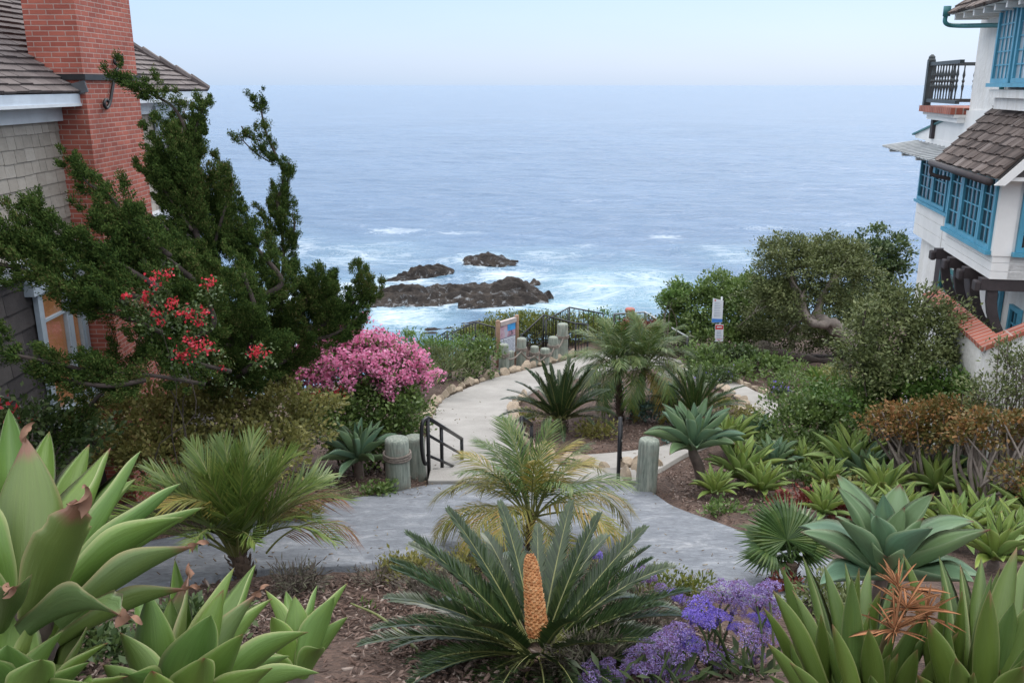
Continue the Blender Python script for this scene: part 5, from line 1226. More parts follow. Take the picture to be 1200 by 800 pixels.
def shaggy(mb, b, tp, r, n, s):
    """a trunk of old leaf bases"""
    b, tp = Vector(b), Vector(tp); ax = (tp - b).normalized()
    mb.tube([b, b.lerp(tp, .5), tp], [r * .85, r * .8, r * .7], 12)
    ref = ax.orthogonal().normalized(); bi = ax.cross(ref)
    for k in range(n):
        f = k / n; a = k * 2.4; d = ref * math.cos(a) + bi * math.sin(a); c = b.lerp(tp, f) + d * r * .8
        u = (ax * .8 + d * .55).normalized(); sd = u.cross(d).normalized()
        mb.add([c - sd * s * .4, c + sd * s * .4, c + sd * s * .2 + u * s * 1.3, c - sd * s * .2 + u * s * 1.3, c + d * s * .35 + u * s * .2], [(0, 1, 4), (1, 2, 4), (2, 3, 4), (3, 0, 4), (0, 3, 2, 1)])
def cycad(label, c, l, n, lo, hi, ms, th, azs=(0, 2 * PI), cone=False, group=None):
    c = Vector(c); g = Vector((c.x, c.y, hz(c.x, c.y))); t = thing('cycad', label, 'cycad', g, group)
    mb = MB(); shaggy(mb, g - Vector((0, 0, .1)), c, th, 60, th * .35); mb.build('trunk', mcyt, t)
    for i in range(n):
        f = (i + .5) / n; el = R(hi + (lo - hi) * f ** .9) + random.gauss(0, .05); az = i * 2.39996 + random.gauss(0, .05)
        k = min(2, int(f * 2.6 + random.random() * .6)); r0 = th * .5
        place_frond(t, ms[k], c + Vector((math.cos(az) * r0, math.sin(az) * r0, .02)), az, el, l * random.uniform(.9, 1.08), random.gauss(0, .15))
    return t
Zc = 5.05; cc = P(630, 764, Zc)
cyc = cycad('large dark green cycad with an upright orange cone, in the mulch before the grey path', cc, .87, 66, -8, 50, CY, .14)
# the cone
mcone = island('orange_cone_scale', [(0, (.40, .155, .06)), (.5, (.56, .26, .105)), (1, (.66, .38, .19))], .85, .5, 60, .4)
cb, ct = P(630, 746, Zc - .02), P(621, 648, Zc + .05); ax = (ct - cb); Lc = ax.length; ax.normalize(); ref = ax.orthogonal().normalized(); bi = ax.cross(ref)
mb = MB(); prof = lambda f: .064 * (1 - .45 * f ** 1.6) * (max(0, 1 - max(0, (f - .8) / .2) ** 2.2) ** .5) * (.8 + .2 * min(1, f / .15))
mb.tube([cb + ax * Lc * f for f in np.linspace(0, .985, 16)], [max(.008, prof(f) * .86) for f in np.linspace(0, .985, 16)], 16)
ns = 330
for k in range(ns):
    f = (k + .5) / ns * .985; a = k * 2.39996; d = ref * math.cos(a) + bi * math.sin(a); r = prof(f); c = cb + ax * Lc * f + d * r * .84; sd = ax.cross(d); s = .0165 * (1.05 - .4 * f) * random.uniform(.82, 1.15)
    u = (ax * .55 + d * .3).normalized(); q = [c - sd * s * .75 - ax * s * .5, c + sd * s * .75 - ax * s * .5, c + sd * s * .6 + ax * s * .55, c - sd * s * .6 + ax * s * .55]
    tip = [x + d * s * .8 + ax * s * .5 - (x - c) * .45 for x in q]
    mb.add(q + tip, [(4, 5, 6, 7), (0, 1, 5, 4), (1, 2, 6, 5), (2, 3, 7, 6), (3, 0, 4, 7)])
mb.build('cone', mcone, cyc)
Zi = gdepth(655, 508); cycad('dark green cycad at the left end of the island bed', P(656, 492, Zi), 1.05, 40, 5, 80, CY, .16)
Zi = gdepth(815, 500); cycad('fresh green cycad at the right end of the island bed', P(815, 488, Zi), .95, 40, 8, 82, CY2, .15)
# ------------------------------------------------------------------ feather palms
def palm_crown(t, c, l, n, lo, hi, sets, r0=.05, power=1.0, skip=None):
    for i in range(n):
        f = (i + .5) / n; el = R(hi + (lo - hi) * f ** power) + random.gauss(0, .08); az = i * 2.39996 + random.gauss(0, .1)
        ms = sets(f); place_frond(t, ms[min(len(ms) - 1, int(f * len(ms) + random.random() * .4))], c + Vector((math.cos(az) * r0, math.sin(az) * r0, 0)), az, el, l * random.uniform(.85, 1.1) * (.8 + .25 * f), random.gauss(0, .2))
g = G(622, 648); zp = depth(g); c = P(622, 604, zp)
t = thing('feather_palm', 'yellow-green feather palm on the near side of the grey path, behind the coned cycad', 'palm', g, 'feather palms')
mb = MB(); shaggy(mb, g - Vector((0, 0, .1)), c + Vector((0, 0, .02)), .06, 40, .035); mb.build('trunk', mcyt, t)
palm_crown(t, c, 1.0, 32, -16, 76, lambda f: PG if (f > .48 or random.random() < .45) else PA)
g = G(292, 676); zp = depth(g); c = P(278, 648, zp)
t = thing('feather_palm', 'bushy green feather palm at the left end of the grey path, with one dead frond', 'palm', g, 'feather palms')
mb = MB(); shaggy(mb, g - Vector((0, 0, .1)), c, .085, 50, .045); mb.build('trunk', mcyt, t)
palm_crown(t, c, 1.0, 40, 28, 88, lambda f: PS if random.random() < .9 else PG, power=.9)
place_frond(t, PB[0], P(312, 648, zp - .1), R(6), R(22), .85, .2, 'dead_frond'); place_frond(t, PB[0], P(305, 628, zp), R(15), R(30), .85, .4, 'dead_frond')
g = G(735, 492); zp = depth(g)
t = thing('feather_palm', 'double-trunked feather palm in the island bed', 'palm', g, 'feather palms')
for (pb, pt, n_) in (((727, 490), (724, 432), 32), ((741, 491), (756, 430), 32)):
    b, c = P(*pb, zp), P(*pt, zp); b.z = hz(b.x, b.y) - .05
    mb = MB(); shaggy(mb, b, c, .085, 90, .05); mb.build('trunk', mcyt, t)
    palm_crown(t, c + Vector((0, 0, .02)), 1.25, 32, -30, 80, lambda f: PG if f > .82 and random.random() < .6 else PA, power=.95)
# ------------------------------------------------------------------ fan palm
m_fan = leafmat('fan_palm_leaf', [(.2, (.03, .065, .018)), (.6, (.065, .12, .03)), (1, (.13, .17, .05))], .4, .2, .45, 3)
def fan_mesh(seed):
    V = []; Fc = []; rs = np.random.default_rng(seed); n = 34
    for k in range(n):
        a = (k / (n - 1) - .5) * R(250); l = .9 + .1 * math.cos(a) + rs.normal(0, .04); d = Vector((math.sin(a), math.cos(a), 0)); s = Vector((d.y, -d.x, 0)); w = .052
        q = len(V); zf = .05
        for f, ww, z in ((0.02, .012, 0), (.5, w, .02), (.72, w * .7, .0), (1.0, .004, -.12 - .1 * rs.random())):
            c = d * l * f + Vector((0, 0, z + .10 * f * abs(math.sin(a / 2))))
            V += [tuple(c - s * ww), tuple(c + Vector((0, 0, zf * ww / w))), tuple(c + s * ww)]
        for i in range(3):
            for j in range(2): Fc.append((q + i * 3 + j, q + i * 3 + j + 1, q + i * 3 + j + 4, q + i * 3 + j + 3))
    me = mesh('fan_leaf', V, Fc, uv=False); me.materials.append(m_fan); return me
FAN = [fan_mesh(k) for k in range(3)]
g = G(925, 690); zp = depth(g); t = thing('fan_palm', 'small fan palm with pleated leaves at the right edge of the grey path', 'palm', g)
cst = g + Vector((0, 0, .22)); mb = MB(); shaggy(mb, g - Vector((0, 0, .1)), cst, .06, 30, .035); mb.build('trunk', mcyt, t)
for i, (px, py, az, el, s) in enumerate([(922, 632, 100, 60, .33), (902, 642, 150, 30, .29), (938, 636, 60, 55, .29), (912, 622, 110, 80, .29), (904, 655, 190, 5, .27), (930, 648, -60, 40, .27), (940, 645, 30, 25, .27), (915, 652, -110, 20, .26)]):
    c = P(px, py, zp - .1 + .04 * i); MB().tube(smoothpath([cst, cst.lerp(c, .5) + Vector((0, 0, .03)), c], 4), .008, 6).build('stalk', m_fan, t)
    o = bpy.data.objects.new('fan_leaf', FAN[i % 3]); COL.objects.link(o); o.parent = t
    M = Matrix.Rotation(R(az) - PI / 2, 4, 'Z') @ Matrix.Rotation(R(el), 4, 'X') @ Matrix.Diagonal((s, s, s, 1)); M.translation = c - g; o.matrix_local = M
# ------------------------------------------------------------------ agaves
rosette('agave', 'grey-green agave beside the rope-bound post, below the pink blossom', P(420, 540, 12.1), .60, 'agb', 26, .2, -4, 84)
rosette('agave', 'small agave beyond the pink bush, above the path stones', P(527, 436, gdepth(527, 446)), .48, 'agb', 18, .18)
AGR = [(812, 527, 48, 'agb', 'pale agave leaning on a bare trunk beside the short weathered post', (.22, .1)), (853, 524, 36, 'agy', 'upright agave behind the leaning agave, nearer the island stones', (0, 0)),
       (884, 518, 28, 'agb', 'blue-green agave in front of the twiggy green shrub, farthest back of its clump', (0, 0)), (868, 560, 40, 'agy', 'lime agave in the middle of the clump by the short post', (0, 0)),
       (838, 578, 26, 'agy', 'little lime agave at the foot of the leaning agave', (0, 0)), (893, 575, 30, 'agy', 'low lime agave at the right of the clump by the short post', (0, 0)), (905, 548, 30, 'agb', 'grey-green agave between the lime agave and the twiggy shrub', (0, 0))]
for px, py, r, kd, lb, sd in AGR:
    Zs = gdepth(px, py + r * (1.0 if r > 40 else .3)) ; rosette('agave', lb, P(px, py, Zs), r / F * Zs * 1.28, kd, 28, .26, 2, 84, 'agaves by the short post', stemdir=sd)
AG2 = [(998, 552, 44, 'agy', 'pale lime agave standing apart, in front of the twiggy green shrub'), (1062, 545, 40, 'agy', 'lime agave below the orange-tinged shrub, left of its neighbours'), (1035, 580, 36, 'agy', 'lime agave just behind the big blue-green agave, on its left'),
       (1095, 575, 40, 'agy', 'lime agave just behind the big blue-green agave, in its centre'), (1135, 570, 44, 'agb', 'grey agave below the bare stems of the second orange-tinged shrub'), (1172, 590, 42, 'agy', 'lime agave near the frame edge under the bare stems'),
       (970, 570, 28, 'agy', 'small lime agave above the red succulents'), (1075, 522, 26, 'agb', 'thin agave with a browned tip among the bare stems'), (1110, 545, 32, 'agy', 'lime agave partly hidden among the row below the orange-tinged shrub'), (1118, 632, 44, 'agy', 'lime agave against the right side of the big blue-green agave'), (1165, 655, 46, 'agy', 'largest lime agave right behind the broad strap leaves'), (1212, 612, 44, 'agy', 'lime agave half out of the frame below the second orange-tinged shrub'), (1150, 598, 38, 'agy', 'lime agave between the bare stems and the largest lime agave'), (965, 602, 30, 'agy', 'lime agave hidden behind the top of the fan palm'), (1015, 560, 34, 'agb', 'grey-green agave wedged between two lime agaves in the upper row'), (1080, 560, 34, 'agy', 'lime agave at the foot of the first orange-tinged shrub'), (1190, 575, 36, 'agy', 'lime agave under the lowest rusty branch of the second orange-tinged shrub'), (1055, 605, 32, 'agy', 'lime agave tucked behind the left side of the big blue-green agave'), (1150, 625, 40, 'agy', 'lime agave in front of the grey agave, right of the big blue-green agave'), (1192, 640, 40, 'agy', 'lime agave at the frame edge, just behind the broad strap leaves'), (940, 548, 26, 'agy', 'lime agave in the shade of the twiggy green shrub'), (1210, 560, 50, 'agb', 'agave cut by the frame edge beside the bare stems'), (1010, 600, 28, 'agy', 'low lime agave between the fan palm and the big blue-green agave')]
for px, py, r, kd, lb in AG2:
    Zs = gdepth(px, py + r * .3); rosette('agave', lb, P(px, py, Zs), r / F * Zs * 1.3, kd, 26, .25, 6, 84, 'lime agaves on the right bank')
rosette('agave', 'small agave on the mulch beside the bushy grey-green tree', P(955, 448, gdepth(955, 458)), .42, 'agy', 16, .18)
rosette('agave', 'tiny agave on the mulch below the driftwood log', P(922, 411 + 8, gdepth(922, 425)), .3, 'agy', 14, .18)
rosette('agave', 'large blue-green agave with broad leaves, behind the strap leaves', P(1036, 678, 5.0), .535, 'agb', 20, .40, 4, 80, az0=.6)
# the giant agave at the left, leaf by leaf
def hand_agave(name, label, c, spec, A, group=None, cat='agave'):
    c = Vector(c); g = Vector((c.x, c.y, hz(c.x, c.y))); t = thing(name, label, cat, g, group)
    MB().tube([g - Vector((0, 0, .1)), c.lerp(g, .4), c], [.07, .06, .05], 12).build('stem', mstem, t, True)
    for b, e, w_, kd, k in spec:
        B, T = P(*b), P(*e); Zm = (b[2] + e[2]) / 2; place_leaf(t, AG[kd][k % len(AG[kd])], B, T, w_ / F * Zm * (1.28 if kd in ('ag', 'agtip', 'agy') else 1.1), Vector(A))
        if kd in ('agt', 'agtip'): dry_tip(t, B, T, w_ / F * Zm * (.36 if kd == 'agt' else .22))
    return t
m_tip = leafmat('dry_leaf_tip', [(.1, (.10, .05, .035)), (.5, (.22, .12, .08)), (1, (.34, .22, .15))], .8, .1, .2, 20)
def dry_tip(parent, B, T, wd):
    d = (T - B).normalized(); s = d.cross(Vector((0, 0, 1))).normalized(); o0 = origin(parent); n = 12; V = []; Fc = []; p = T - d * wd * .5; a = random.uniform(0, 6); dr = Vector((random.uniform(-.6, .6), random.uniform(-.3, .3), -.9))
    for i in range(n + 1):
        f = i / n; q = (s * math.cos(a) + d.cross(s) * math.sin(a)); w = wd * (1 - f) ** .8 * .5 + .002
        for j in (-1, -.3, .3, 1): V.append(tuple(p + q * w * j + d.cross(q) * w * (.5 * j * j) - o0))
        p = p + d * wd * .19; a += .32 * random.uniform(.3, 1.6); d = (d + dr * .16 * f * 2).normalized()
    for i in range(n):
        for j in range(3): Fc.append((i * 4 + j, i * 4 + j + 1, i * 4 + j + 5, i * 4 + j + 4))
    put('dry_tip', mesh('dry_tip', V, Fc, True, uv=False), m_tip, parent)
A_ = P(40, 420, 2.75)
hand_agave('agave', 'giant pale agave with browned curling leaf tips at the left edge', P(35, 700, 2.5), [
    ((22, 705, 2.45), (30, 512, 2.62), 66, 'agtip', 1), ((40, 730, 2.35), (95, 588, 2.15), 66, 'agt', 1), ((58, 690, 2.5), (130, 524, 2.85), 52, 'ag', 1), ((15, 660, 2.7), (10, 478, 2.95), 34, 'ag', 1),
    ((30, 680, 2.6), (58, 505, 3.0), 34, 'ag', 1), ((75, 690, 2.55), (165, 528, 2.9), 22, 'ag', 1), ((70, 690, 2.55), (212, 566, 2.85), 40, 'ag', 1), ((60, 715, 2.45), (215, 606, 2.65), 62, 'ag', 3),
    ((75, 700, 2.55), (240, 594, 2.85), 36, 'ag', 2), ((70, 735, 2.4), (228, 640, 2.55), 52, 'agtip', 3), ((30, 745, 2.3), (142, 722, 2.1), 50, 'agt', 3), ((70, 755, 2.45), (220, 690, 2.6), 46, 'agtip', 3),
    ((0, 700, 2.4), (-60, 560, 2.4), 60, 'ag', 2), ((0, 720, 2.35), (-80, 640, 2.3), 60, 'ag', 3), ((60, 660, 2.75), (105, 520, 3.1), 30, 'ag', 1), ((0, 740, 2.3), (12, 690, 2.0), 46, 'agt', 2), ((50, 700, 2.7), (160, 560, 3.1), 34, 'ag', 2), ((80, 740, 2.6), (190, 640, 2.9), 40, 'ag', 2)], A_)
A_ = P(190, 560, 3.1)
hand_agave('agave', 'upright green agave in front of the giant agave, its leaves fanning from the frame bottom', P(205, 835, 2.75), [
    ((185, 850, 2.7), (174, 694, 2.72), 44, 'ag', 1), ((178, 850, 2.7), (150, 790, 2.3), 40, 'ag', 2), ((205, 850, 2.75), (200, 700, 2.95), 36, 'ag', 1), ((210, 850, 2.75), (222, 672, 3.0), 52, 'agtip', 2),
    ((205, 855, 2.6), (247, 720, 2.5), 58, 'ag', 2), ((225, 850, 2.7), (275, 664, 2.95), 38, 'ag', 2), ((230, 850, 2.7), (302, 694, 2.9), 46, 'agtip', 3), ((225, 860, 2.6), (285, 742, 2.45), 44, 'ag', 2),
    ((240, 850, 2.65), (362, 740, 2.75), 50, 'ag', 4), ((235, 860, 2.55), (375, 788, 2.6), 40, 'ag', 4), ((225, 830, 2.85), (205, 655, 3.1), 24, 'ag', 1), ((235, 830, 2.85), (320, 700, 3.2), 34, 'ag', 3), ((195, 870, 2.4), (178, 785, 2.2), 36, 'ag', 1), ((215, 860, 2.65), (262, 690, 2.75), 50, 'ag', 1), ((190, 860, 2.6), (140, 740, 2.65), 44, 'ag', 2), ((185, 870, 2.5), (120, 778, 2.45), 44, 'ag', 3), ((215, 870, 2.5), (240, 770, 2.25), 46, 'ag', 2), ((230, 870, 2.5), (320, 782, 2.4), 46, 'ag', 3), ((235, 850, 2.7), (340, 768, 2.95), 44, 'ag', 3), ((200, 850, 2.8), (160, 690, 3.1), 44, 'ag', 1), ((230, 840, 2.9), (300, 660, 3.3), 40, 'ag', 1)], A_)
A_ = P(30, 600, 2.4)
hand_agave('agave', 'light green agave at the bottom left corner below the giant agave', P(20, 850, 2.2), [
    ((15, 850, 2.2), (8, 755, 2.05), 50, 'ag', 1), ((20, 850, 2.2), (75, 738, 2.3), 56, 'ag', 3), ((30, 850, 2.2), (105, 775, 2.15), 34, 'ag', 2), ((20, 840, 2.25), (52, 710, 2.35), 50, 'agy', 3), ((10, 840, 2.3), (-30, 730, 2.3), 50, 'ag', 2),
    ((30, 840, 2.3), (85, 770, 2.5), 40, 'agy', 4), ((40, 850, 2.15), (108, 800, 2.0), 40, 'ag', 3), ((60, 840, 2.4), (110, 718, 2.5), 34, 'agtip', 2), ((0, 850, 2.15), (-20, 770, 2.0), 50, 'ag', 2), ((25, 850, 2.1), (48, 772, 1.95), 46, 'ag', 2), ((40, 840, 2.3), (128, 752, 2.4), 40, 'ag', 3), ((20, 830, 2.35), (20, 700, 2.5), 44, 'ag', 1), ((60, 850, 2.2), (150, 792, 2.2), 44, 'ag', 3), ((15, 830, 2.4), (88, 690, 2.6), 40, 'ag', 2)], A_)
A_ = P(355, 580, 4.4)
hand_agave('agave', 'smaller pale agave on the mulch, right of the giant agave', P(352, 785, 3.9), [
    ((350, 790, 3.85), (345, 697, 3.95), 30, 'ag', 1), ((355, 790, 3.85), (392, 698, 3.9), 34, 'ag', 2), ((360, 785, 3.9), (408, 722, 3.95), 26, 'ag', 2), ((352, 780, 4.0), (372, 685, 4.2), 24, 'ag', 1), ((345, 785, 3.95), (310, 690, 4.1), 26, 'ag', 2),
    ((340, 790, 3.85), (318, 722, 3.8), 28, 'ag', 3), ((358, 780, 4.0), (408, 682, 4.2), 22, 'ag', 2), ((355, 795, 3.75), (375, 760, 3.6), 26, 'ag', 4), ((345, 780, 4.0), (335, 692, 4.3), 20, 'ag', 1), ((340, 795, 3.8), (300, 770, 3.7), 26, 'ag', 4)], A_)
# ------------------------------------------------------------------ strap-leaved clumps at the lower right with dried flowers
def strap_clump(label, c, spec, A):
    c = Vector(c); g = Vector((c.x, c.y, hz(c.x, c.y))); t = thing('strap_leaved_plant', label, 'plant', g, 'strap-leaved plants')
    MB().tube([g - Vector((0, 0, .1)), g.lerp(c, .6), c], [.07, .06, .04], 10).build('stem', mstem, t, True)
    x0 = c.x
    for b, e, w_, k in spec:
        B, T = P(*b), P(*e); place_leaf(t, AG['str'][k], B, T, 1.12 * w_ / F * (b[2] + e[2]) / 2, Vector(A))
    for k in range(26):
        az = random.uniform(0, 6.28); el = random.uniform(1.1, 1.48); l = random.uniform(.42, .66); r0 = random.uniform(.03, .17)
        B = g + Vector((math.cos(az) * r0, math.sin(az) * r0 + .1, .0)); T = B + Vector((math.cos(az) * math.cos(el), math.sin(az) * math.cos(el), math.sin(el))) * l
        place_leaf(t, AG['str'][random.randrange(1, 5)], B, T, random.uniform(.045, .08), Vector(A))
    return t
strap_clump('clump of long green strap leaves in the bottom right, with one upright paddle leaf', P(1010, 870, 3.2), [
    ((985, 880, 3.1), (905, 690, 3.05), 26, 3), ((975, 880, 3.05), (898, 752, 3.0), 24, 3), ((1000, 880, 3.1), (998, 676, 2.95), 27, 1), ((990, 880, 3.2), (928, 690, 3.35), 20, 3), ((1005, 870, 3.3), (965, 660, 3.45), 22, 2),
    ((1015, 870, 3.3), (990, 658, 3.6), 26, 1), ((1020, 880, 3.2), (1020, 662, 3.5), 30, 2), ((1030, 880, 3.1), (1018, 736, 2.9), 28, 2), ((1035, 880, 3.2), (1090, 716, 3.3), 22, 3), ((1040, 880, 3.1), (1020, 790, 2.8), 20, 1),
    ((1000, 890, 2.95), (925, 775, 2.85), 22, 3), ((970, 880, 3.1), (900, 790, 3.1), 22, 4), ((1025, 870, 3.4), (1060, 650, 3.7), 26, 2), ((1010, 880, 3.2), (955, 720, 3.2), 20, 2), ((1045, 880, 3.2), (1075, 760, 3.0), 26, 2), ((990, 870, 3.4), (940, 650, 3.8), 20, 2), ((1020, 890, 2.9), (975, 730, 2.8), 22, 2)], P(1010, 500, 3.8))
strap_clump('clump of broad strap leaves at the frame edge, right of the dried orange flowers', P(1150, 880, 3.0), [
    ((1135, 890, 2.95), (1088, 728, 2.85), 34, 3), ((1150, 880, 3.0), (1192, 640, 3.15), 34, 2), ((1160, 880, 3.0), (1188, 705, 2.9), 34, 3), ((1145, 880, 3.1), (1150, 652, 3.4), 26, 1), ((1140, 880, 3.1), (1125, 660, 3.5), 28, 1),
    ((1165, 880, 2.95), (1215, 700, 2.9), 40, 3), ((1150, 890, 2.9), (1160, 690, 2.75), 30, 1), ((1130, 880, 3.1), (1100, 650, 3.6), 26, 2), ((1155, 880, 3.1), (1176, 668, 3.3), 26, 1), ((1170, 880, 3.0), (1204, 650, 3.3), 26, 1),
    ((1120, 890, 3.0), (1075, 790, 2.8), 30, 3), ((1150, 890, 2.85), (1200, 780, 2.6), 34, 4), ((1140, 890, 2.9), (1120, 770, 2.7), 30, 2), ((1175, 880, 3.1), (1235, 680, 3.2), 30, 2)], P(1150, 480, 3.8))
# dried flower heads on stalks
m_dfl = leafmat('dried_orange_bract', [(.1, (.24, .09, .04)), (.5, (.40, .18, .085)), (1, (.52, .33, .20))], .8, .15, .2)
m_stk = solid('dry_stalk', (.17, .13, .06), .8, .4)
DF = leaf_mesh('bract', 'strap', .3, .7, m_dfl, 8, 4)
for (px, py, Z, lb) in ((1052, 688, 3.15, 'dried orange flower head with spiky bracts, uppermost among the strap leaves'), (1062, 712, 3.05, 'dried orange flower head in the middle of the strap leaves'), (1085, 722, 3.1, 'dried orange flower head beside the broad strap leaves'), (1048, 738, 3.0, 'dried tan flower head with a red-brown stalk, lowest of the dried heads')):
    c = P(px, py, Z); b = P(px + random.uniform(-12, 18), 860, Z + .05); t = thing('dried_flower_head', lb, 'flower', (b.x, b.y, hz(b.x, b.y)))
    MB().tube(smoothpath([Vector((b.x, b.y + .25, hz(b.x, b.y + .25))), b.lerp(c, .6) + Vector((.02, .15, 0)), c], 5), .008, 8).build('stalk', m_stk, t)
    for k in range(26):
        az = random.uniform(0, 6.28); el = random.gauss(.2, .6); l = random.uniform(.07, .15); d = Vector((math.cos(az) * math.cos(el), math.sin(az) * math.cos(el), math.sin(el)))
        place_leaf(t, DF, c, c + d * l, random.uniform(.006, .011), c + Vector((0, 0, .4)), 'bract')
    sd = random.choice((-1, 1)); place_leaf(t, DF, c - Vector((sd * .02, 0, .01)), c + Vector((sd * .17, -.04, .0)), .022, c + Vector((0, 0, .4)), 'boat_bract')
# ------------------------------------------------------------------ sea lavender
def head_mesh(mat, seed):
    rs = np.random.default_rng(seed); n = 1000; d = unit(rs.normal(size=(n, 3))); d[:, 2] = np.abs(d[:, 2]) * .9 - .08
    lob = 1 + .22 * np.sin(d[:, 0] * 6 + seed) * np.sin(d[:, 1] * 6 + seed * 2)
    c = d * lob[:, None] * rs.uniform(.8, 1.05, n)[:, None] * [1, 1, .75]
    V, Fc = leaves(c, rs.normal(size=(n, 3)) + d * .3, d + rs.normal(size=(n, 3)) * .5, .20 * .55 * rs.uniform(.6, 1.3, n), .095 * rs.uniform(.6, 1.2, n))
    # branching wiry stalks below the petals
    mb = MB()
    for k in range(14): mb.tube([Vector((0, 0, -.9)), Vector(tuple(c[k * 20] * .5)) - Vector((0, 0, .2)), Vector(tuple(c[k * 20]))], [.035, .02, .015], 4)
    V2 = np.array([tuple(v) for v in mb.V]); Fl = [tuple(f) for f in Fc] + [tuple(i + len(V) for i in f) for f in mb.F if len(f) == 4]
    me = mesh('flower_head', np.concatenate([V, V2]), np.array(Fl), uv=False); me.materials.append(mat); return me
HB = [head_mesh(m_purp, k) for k in range(3)]; HM = [head_mesh(m_mauve, 10 + k) for k in range(3)]
m_lavl = leafmat('sea_lavender_leaf', [(.1, (.03, .05, .02)), (.6, (.06, .09, .03)), (1, (.12, .11, .05))], .5, .2)
def lavender(label, base, heads, nleaf=34):
    g = G(*base); t = thing('sea_lavender', label, 'plant', g, 'purple sea lavender')
    mb = MB()
    for px, py, r, Z, kd in heads:
        c = P(px, py, Z); s = 1.05 * r / F * Z
        o = bpy.data.objects.new('flower_head', (HB if kd else HM)[random.randrange(3)]); COL.objects.link(o); o.parent = t; o.location = c - g; o.scale = (s, s, s * .9); o.rotation_euler = (random.gauss(0, .25), random.gauss(0, .25), random.uniform(0, 6))
        b = g + Vector((random.gauss(0, .06), random.gauss(0, .06), 0)); mb.tube(smoothpath([b, b.lerp(c, .55) + Vector((random.gauss(0, .02), random.gauss(0, .02), .04)), c], 4), .006, 5)
    mb.build('stalks', m_lavl, t)
    n = nleaf; az = RNG.uniform(0, 6.28, n); r = RNG.uniform(.05, .24, n); C = np.stack([g.x + np.cos(az) * r, g.y + np.sin(az) * r, g.z + RNG.uniform(.02, .12, n)], 1)
    cloud('foliage', C, np.stack([np.cos(az), np.sin(az), RNG.uniform(.2, 1.2, n)], 1), np.stack([-np.cos(az) * .4, -np.sin(az) * .4, np.ones(n)], 1), RNG.uniform(.08, .14, n), .035, m_lavl, t)
    return t
Z0 = 4.55
def hv(ls): return [(x, y, r, Z0 + random.uniform(-.12, .12), k) for x, y, r, k in ls]
lavender('sea lavender with the brightest violet heads, right of the coned cycad', (835, 792), hv([(822, 714, 17, 1), (843, 722, 14, 1), (826, 728, 13, 1), (812, 722, 13, 1), (848, 695, 17, 0), (862, 712, 14, 0), (868, 690, 14, 0), (830, 700, 10, 0)]))
lavender('sea lavender with mauve fading heads at the frame bottom, below the violet ones', (785, 812), hv([(795, 742, 18, 0), (780, 752, 15, 0), (762, 758, 15, 0), (805, 752, 16, 1), (792, 768, 18, 0), (770, 776, 16, 0), (748, 766, 15, 0), (800, 785, 16, 0), (755, 785, 15, 0), (778, 794, 17, 0), (740, 782, 12, 0)]))
lavender('sea lavender with reddish spent heads beside the strap leaves', (885, 800), hv([(885, 702, 20, 0), (900, 690, 16, 0), (905, 712, 15, 0), (892, 728, 16, 1), (878, 745, 16, 0), (900, 748, 14, 0), (830, 765, 19, 0), (845, 772, 14, 0), (885, 770, 12, 0), (870, 790, 12, 0), (862, 735, 10, 1), (900, 735, 9, 1)]))
lavender('sea lavender with pale pinkish spent heads beside the cycad at the frame bottom', (712, 815), [(695, 784, 13, 4.6, 0), (712, 778, 9, 4.6, 0), (690, 797, 14, 4.5, 0), (722, 794, 12, 4.5, 0), (708, 800, 12, 4.5, 0)], 30)
Z0 = 6.2
lavender('sea lavender glimpsed between the cycad fronds beside the grey path', (735, 712), hv([(700, 650, 10, 1), (712, 656, 9, 1), (748, 668, 11, 0), (760, 676, 10, 0), (792, 698, 10, 1), (800, 706, 11, 0), (782, 712, 10, 0), (775, 690, 9, 0)]), 40)
# ------------------------------------------------------------------ low growth in front of the path
for x, y, rx, ry, mt, lb, a in ((475, 668, 36, 14, m_olive, 'low olive shrublet at the near edge of the grey path, left of the cycad', (.045, .02)), (440, 676, 26, 10, m_dry, 'dry low brush at the near edge of the grey path', (.06, .008)), (345, 680, 34, 16, m_dry, 'dry grey tuft at the foot of the bushy feather palm', (.07, .01)),
                                (520, 690, 44, 20, m_dry, 'dry grey-brown brush behind the cycad fronds, on their left', (.07, .01)), (790, 690, 44, 14, m_yel, 'yellowish low shrublet behind the cycad fronds, on their right', (.045, .016)), (560, 660, 36, 12, m_olive, 'low olive growth under the yellow-green palm', (.05, .016)),
                                (690, 668, 34, 16, m_dry, 'dry brush under the yellow-green palm, on its right', (.06, .01)), (690, 770, 50, 24, m_dry, 'dry lavender-grey twigs between the cycad and the sea lavender', (.07, .008)), (760, 722, 40, 22, m_dry, 'dry twiggy brush behind the sea lavender', (.07, .008))):
    Zs = gdepth(x, y + ry); shrub('low_brush', lb, 'shrub', [(x, y, rx, ry, Zs)], mt, a[0], a[1], .09, .8, 34, 8, rst=.006, up=.9, group='low brush along the grey path')
shrub('leafy_shrub', 'low dull green shrub filling the corner between the fan palm and the strap leaves', 'shrub', [(965, 700, 44, 22, 6.2), (1000, 720, 40, 22, 5.6)], m_tree, .05, .02, .10, .8, 26, 8)
for x, y, r, lb in ((940, 588, 34, 'red-tinged succulent patch above the fan palm'), (985, 600, 22, 'red-tinged succulents between the lime agaves'), (925, 690, 24, 'dark red succulents under the fan palm')):
    Zs = gdepth(x, y + 8); shrub('red_succulent', lb, 'succulent', [(x, y, r, 10, Zs)], m_red, .06, .035, .09, .8, 16, 0, group='red succulents')
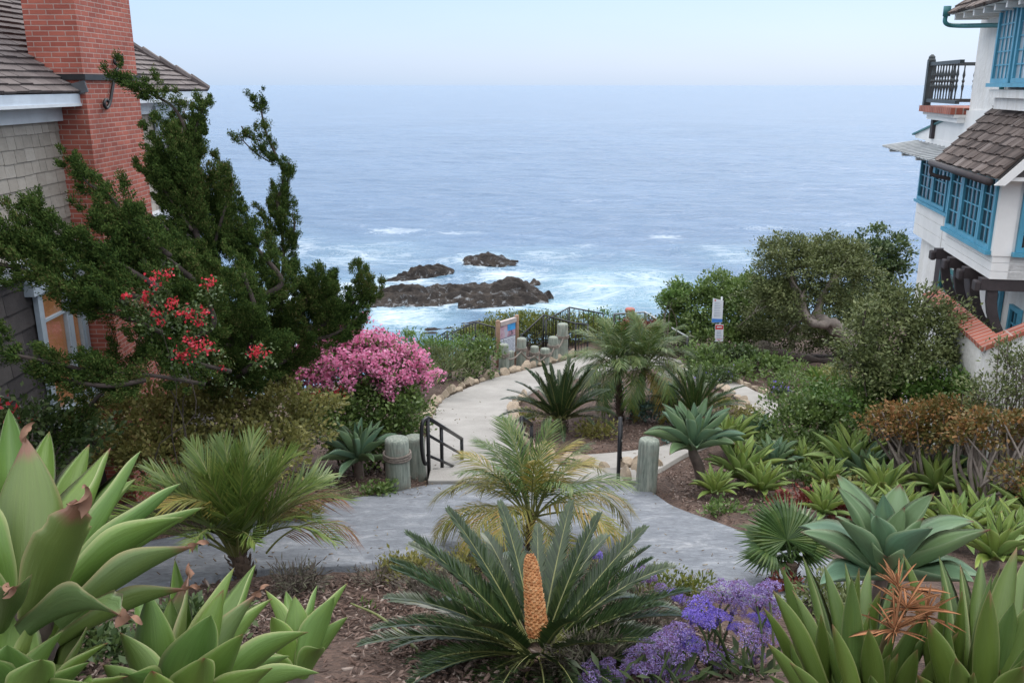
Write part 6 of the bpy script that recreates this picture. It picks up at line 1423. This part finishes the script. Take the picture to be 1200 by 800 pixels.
for x, y, lb in ((545, 745, 'small green weed in the mulch left of the cycad'), (470, 760, 'small green weed near the bottom of the mulch'), (425, 715, 'green weed beside the smaller pale agave'), (905, 590, 'small green weed on the mulch by the grey path')):
    Zs = gdepth(x, y); shrub('weed', lb, 'plant', [(x, y, 14, 8, Zs)], m_bright, .05, .012, .06, .8, 16, 0, up=1.2)
mb = MB(); pts = smoothpath([G(412, 722, .10), G(450, 738, .08), G(505, 782, .03)], 6); mb.tube(pts, list(np.linspace(.006, .013, len(pts))), 8)
tag(mb.build('fallen_stalk', solid('green_stalk', (.15, .17, .06), .6, .3), None, True), 'fallen green leaf stalk lying on the mulch left of the cycad', 'stalk')

# low plants filling the beds
for x, y, rx, ry, mt, lb in ((930, 560, 30, 10, m_mid, 'low green mat between the clump of agaves and the lime agave standing apart'), (1000, 575, 40, 9, m_olive, 'low olive mat beneath the lime agaves, above the red succulents'), (1085, 600, 50, 10, m_mid, 'low green mat behind the big blue-green agave'), (1160, 560, 44, 14, m_olive, 'brownish low growth under the bare stems of the orange-tinged shrub'),
                             (850, 598, 30, 7, m_mid, 'thin green mat at the foot of the lime agaves by the short post'), (905, 520, 30, 14, m_mid, 'leafy green mound behind the blue-green agave by the garden path'), (700, 505, 30, 8, m_olive, 'thin olive mat on the island mulch left of the palm trunks'), (620, 490, 14, 8, m_olive, 'little olive tuft at the left tip of the island bed'),
                             (800, 512, 24, 8, m_blue, 'thin bluish mat at the foot of the right cycad'), (440, 575, 30, 6, m_mid, 'thin green mat at the foot of the rope-bound post'), (330, 600, 44, 12, m_olive, 'low olive growth behind the bushy feather palm'), (950, 440, 36, 10, m_mid, 'green mat on the mulch below the twisted tree'), (985, 445, 30, 12, m_olive, 'olive mat at the foot of the twisted tree'),
                             (90, 765, 70, 30, m_dkt, 'dark leafy growth beneath the giant agave'), (225, 735, 70, 26, m_dkt, 'dark leafy growth behind the upright green agave')):
    Zs = gdepth(x, min(795, y + ry)); shrub('ground_cover_plant', lb, 'plant', [(x, y, rx, ry, Zs)], mt, .045 + .0022 * Zs, .022 + .0012 * Zs, .05 + .006 * Zs, .7, 20, 0, group='low ground cover in the beds')
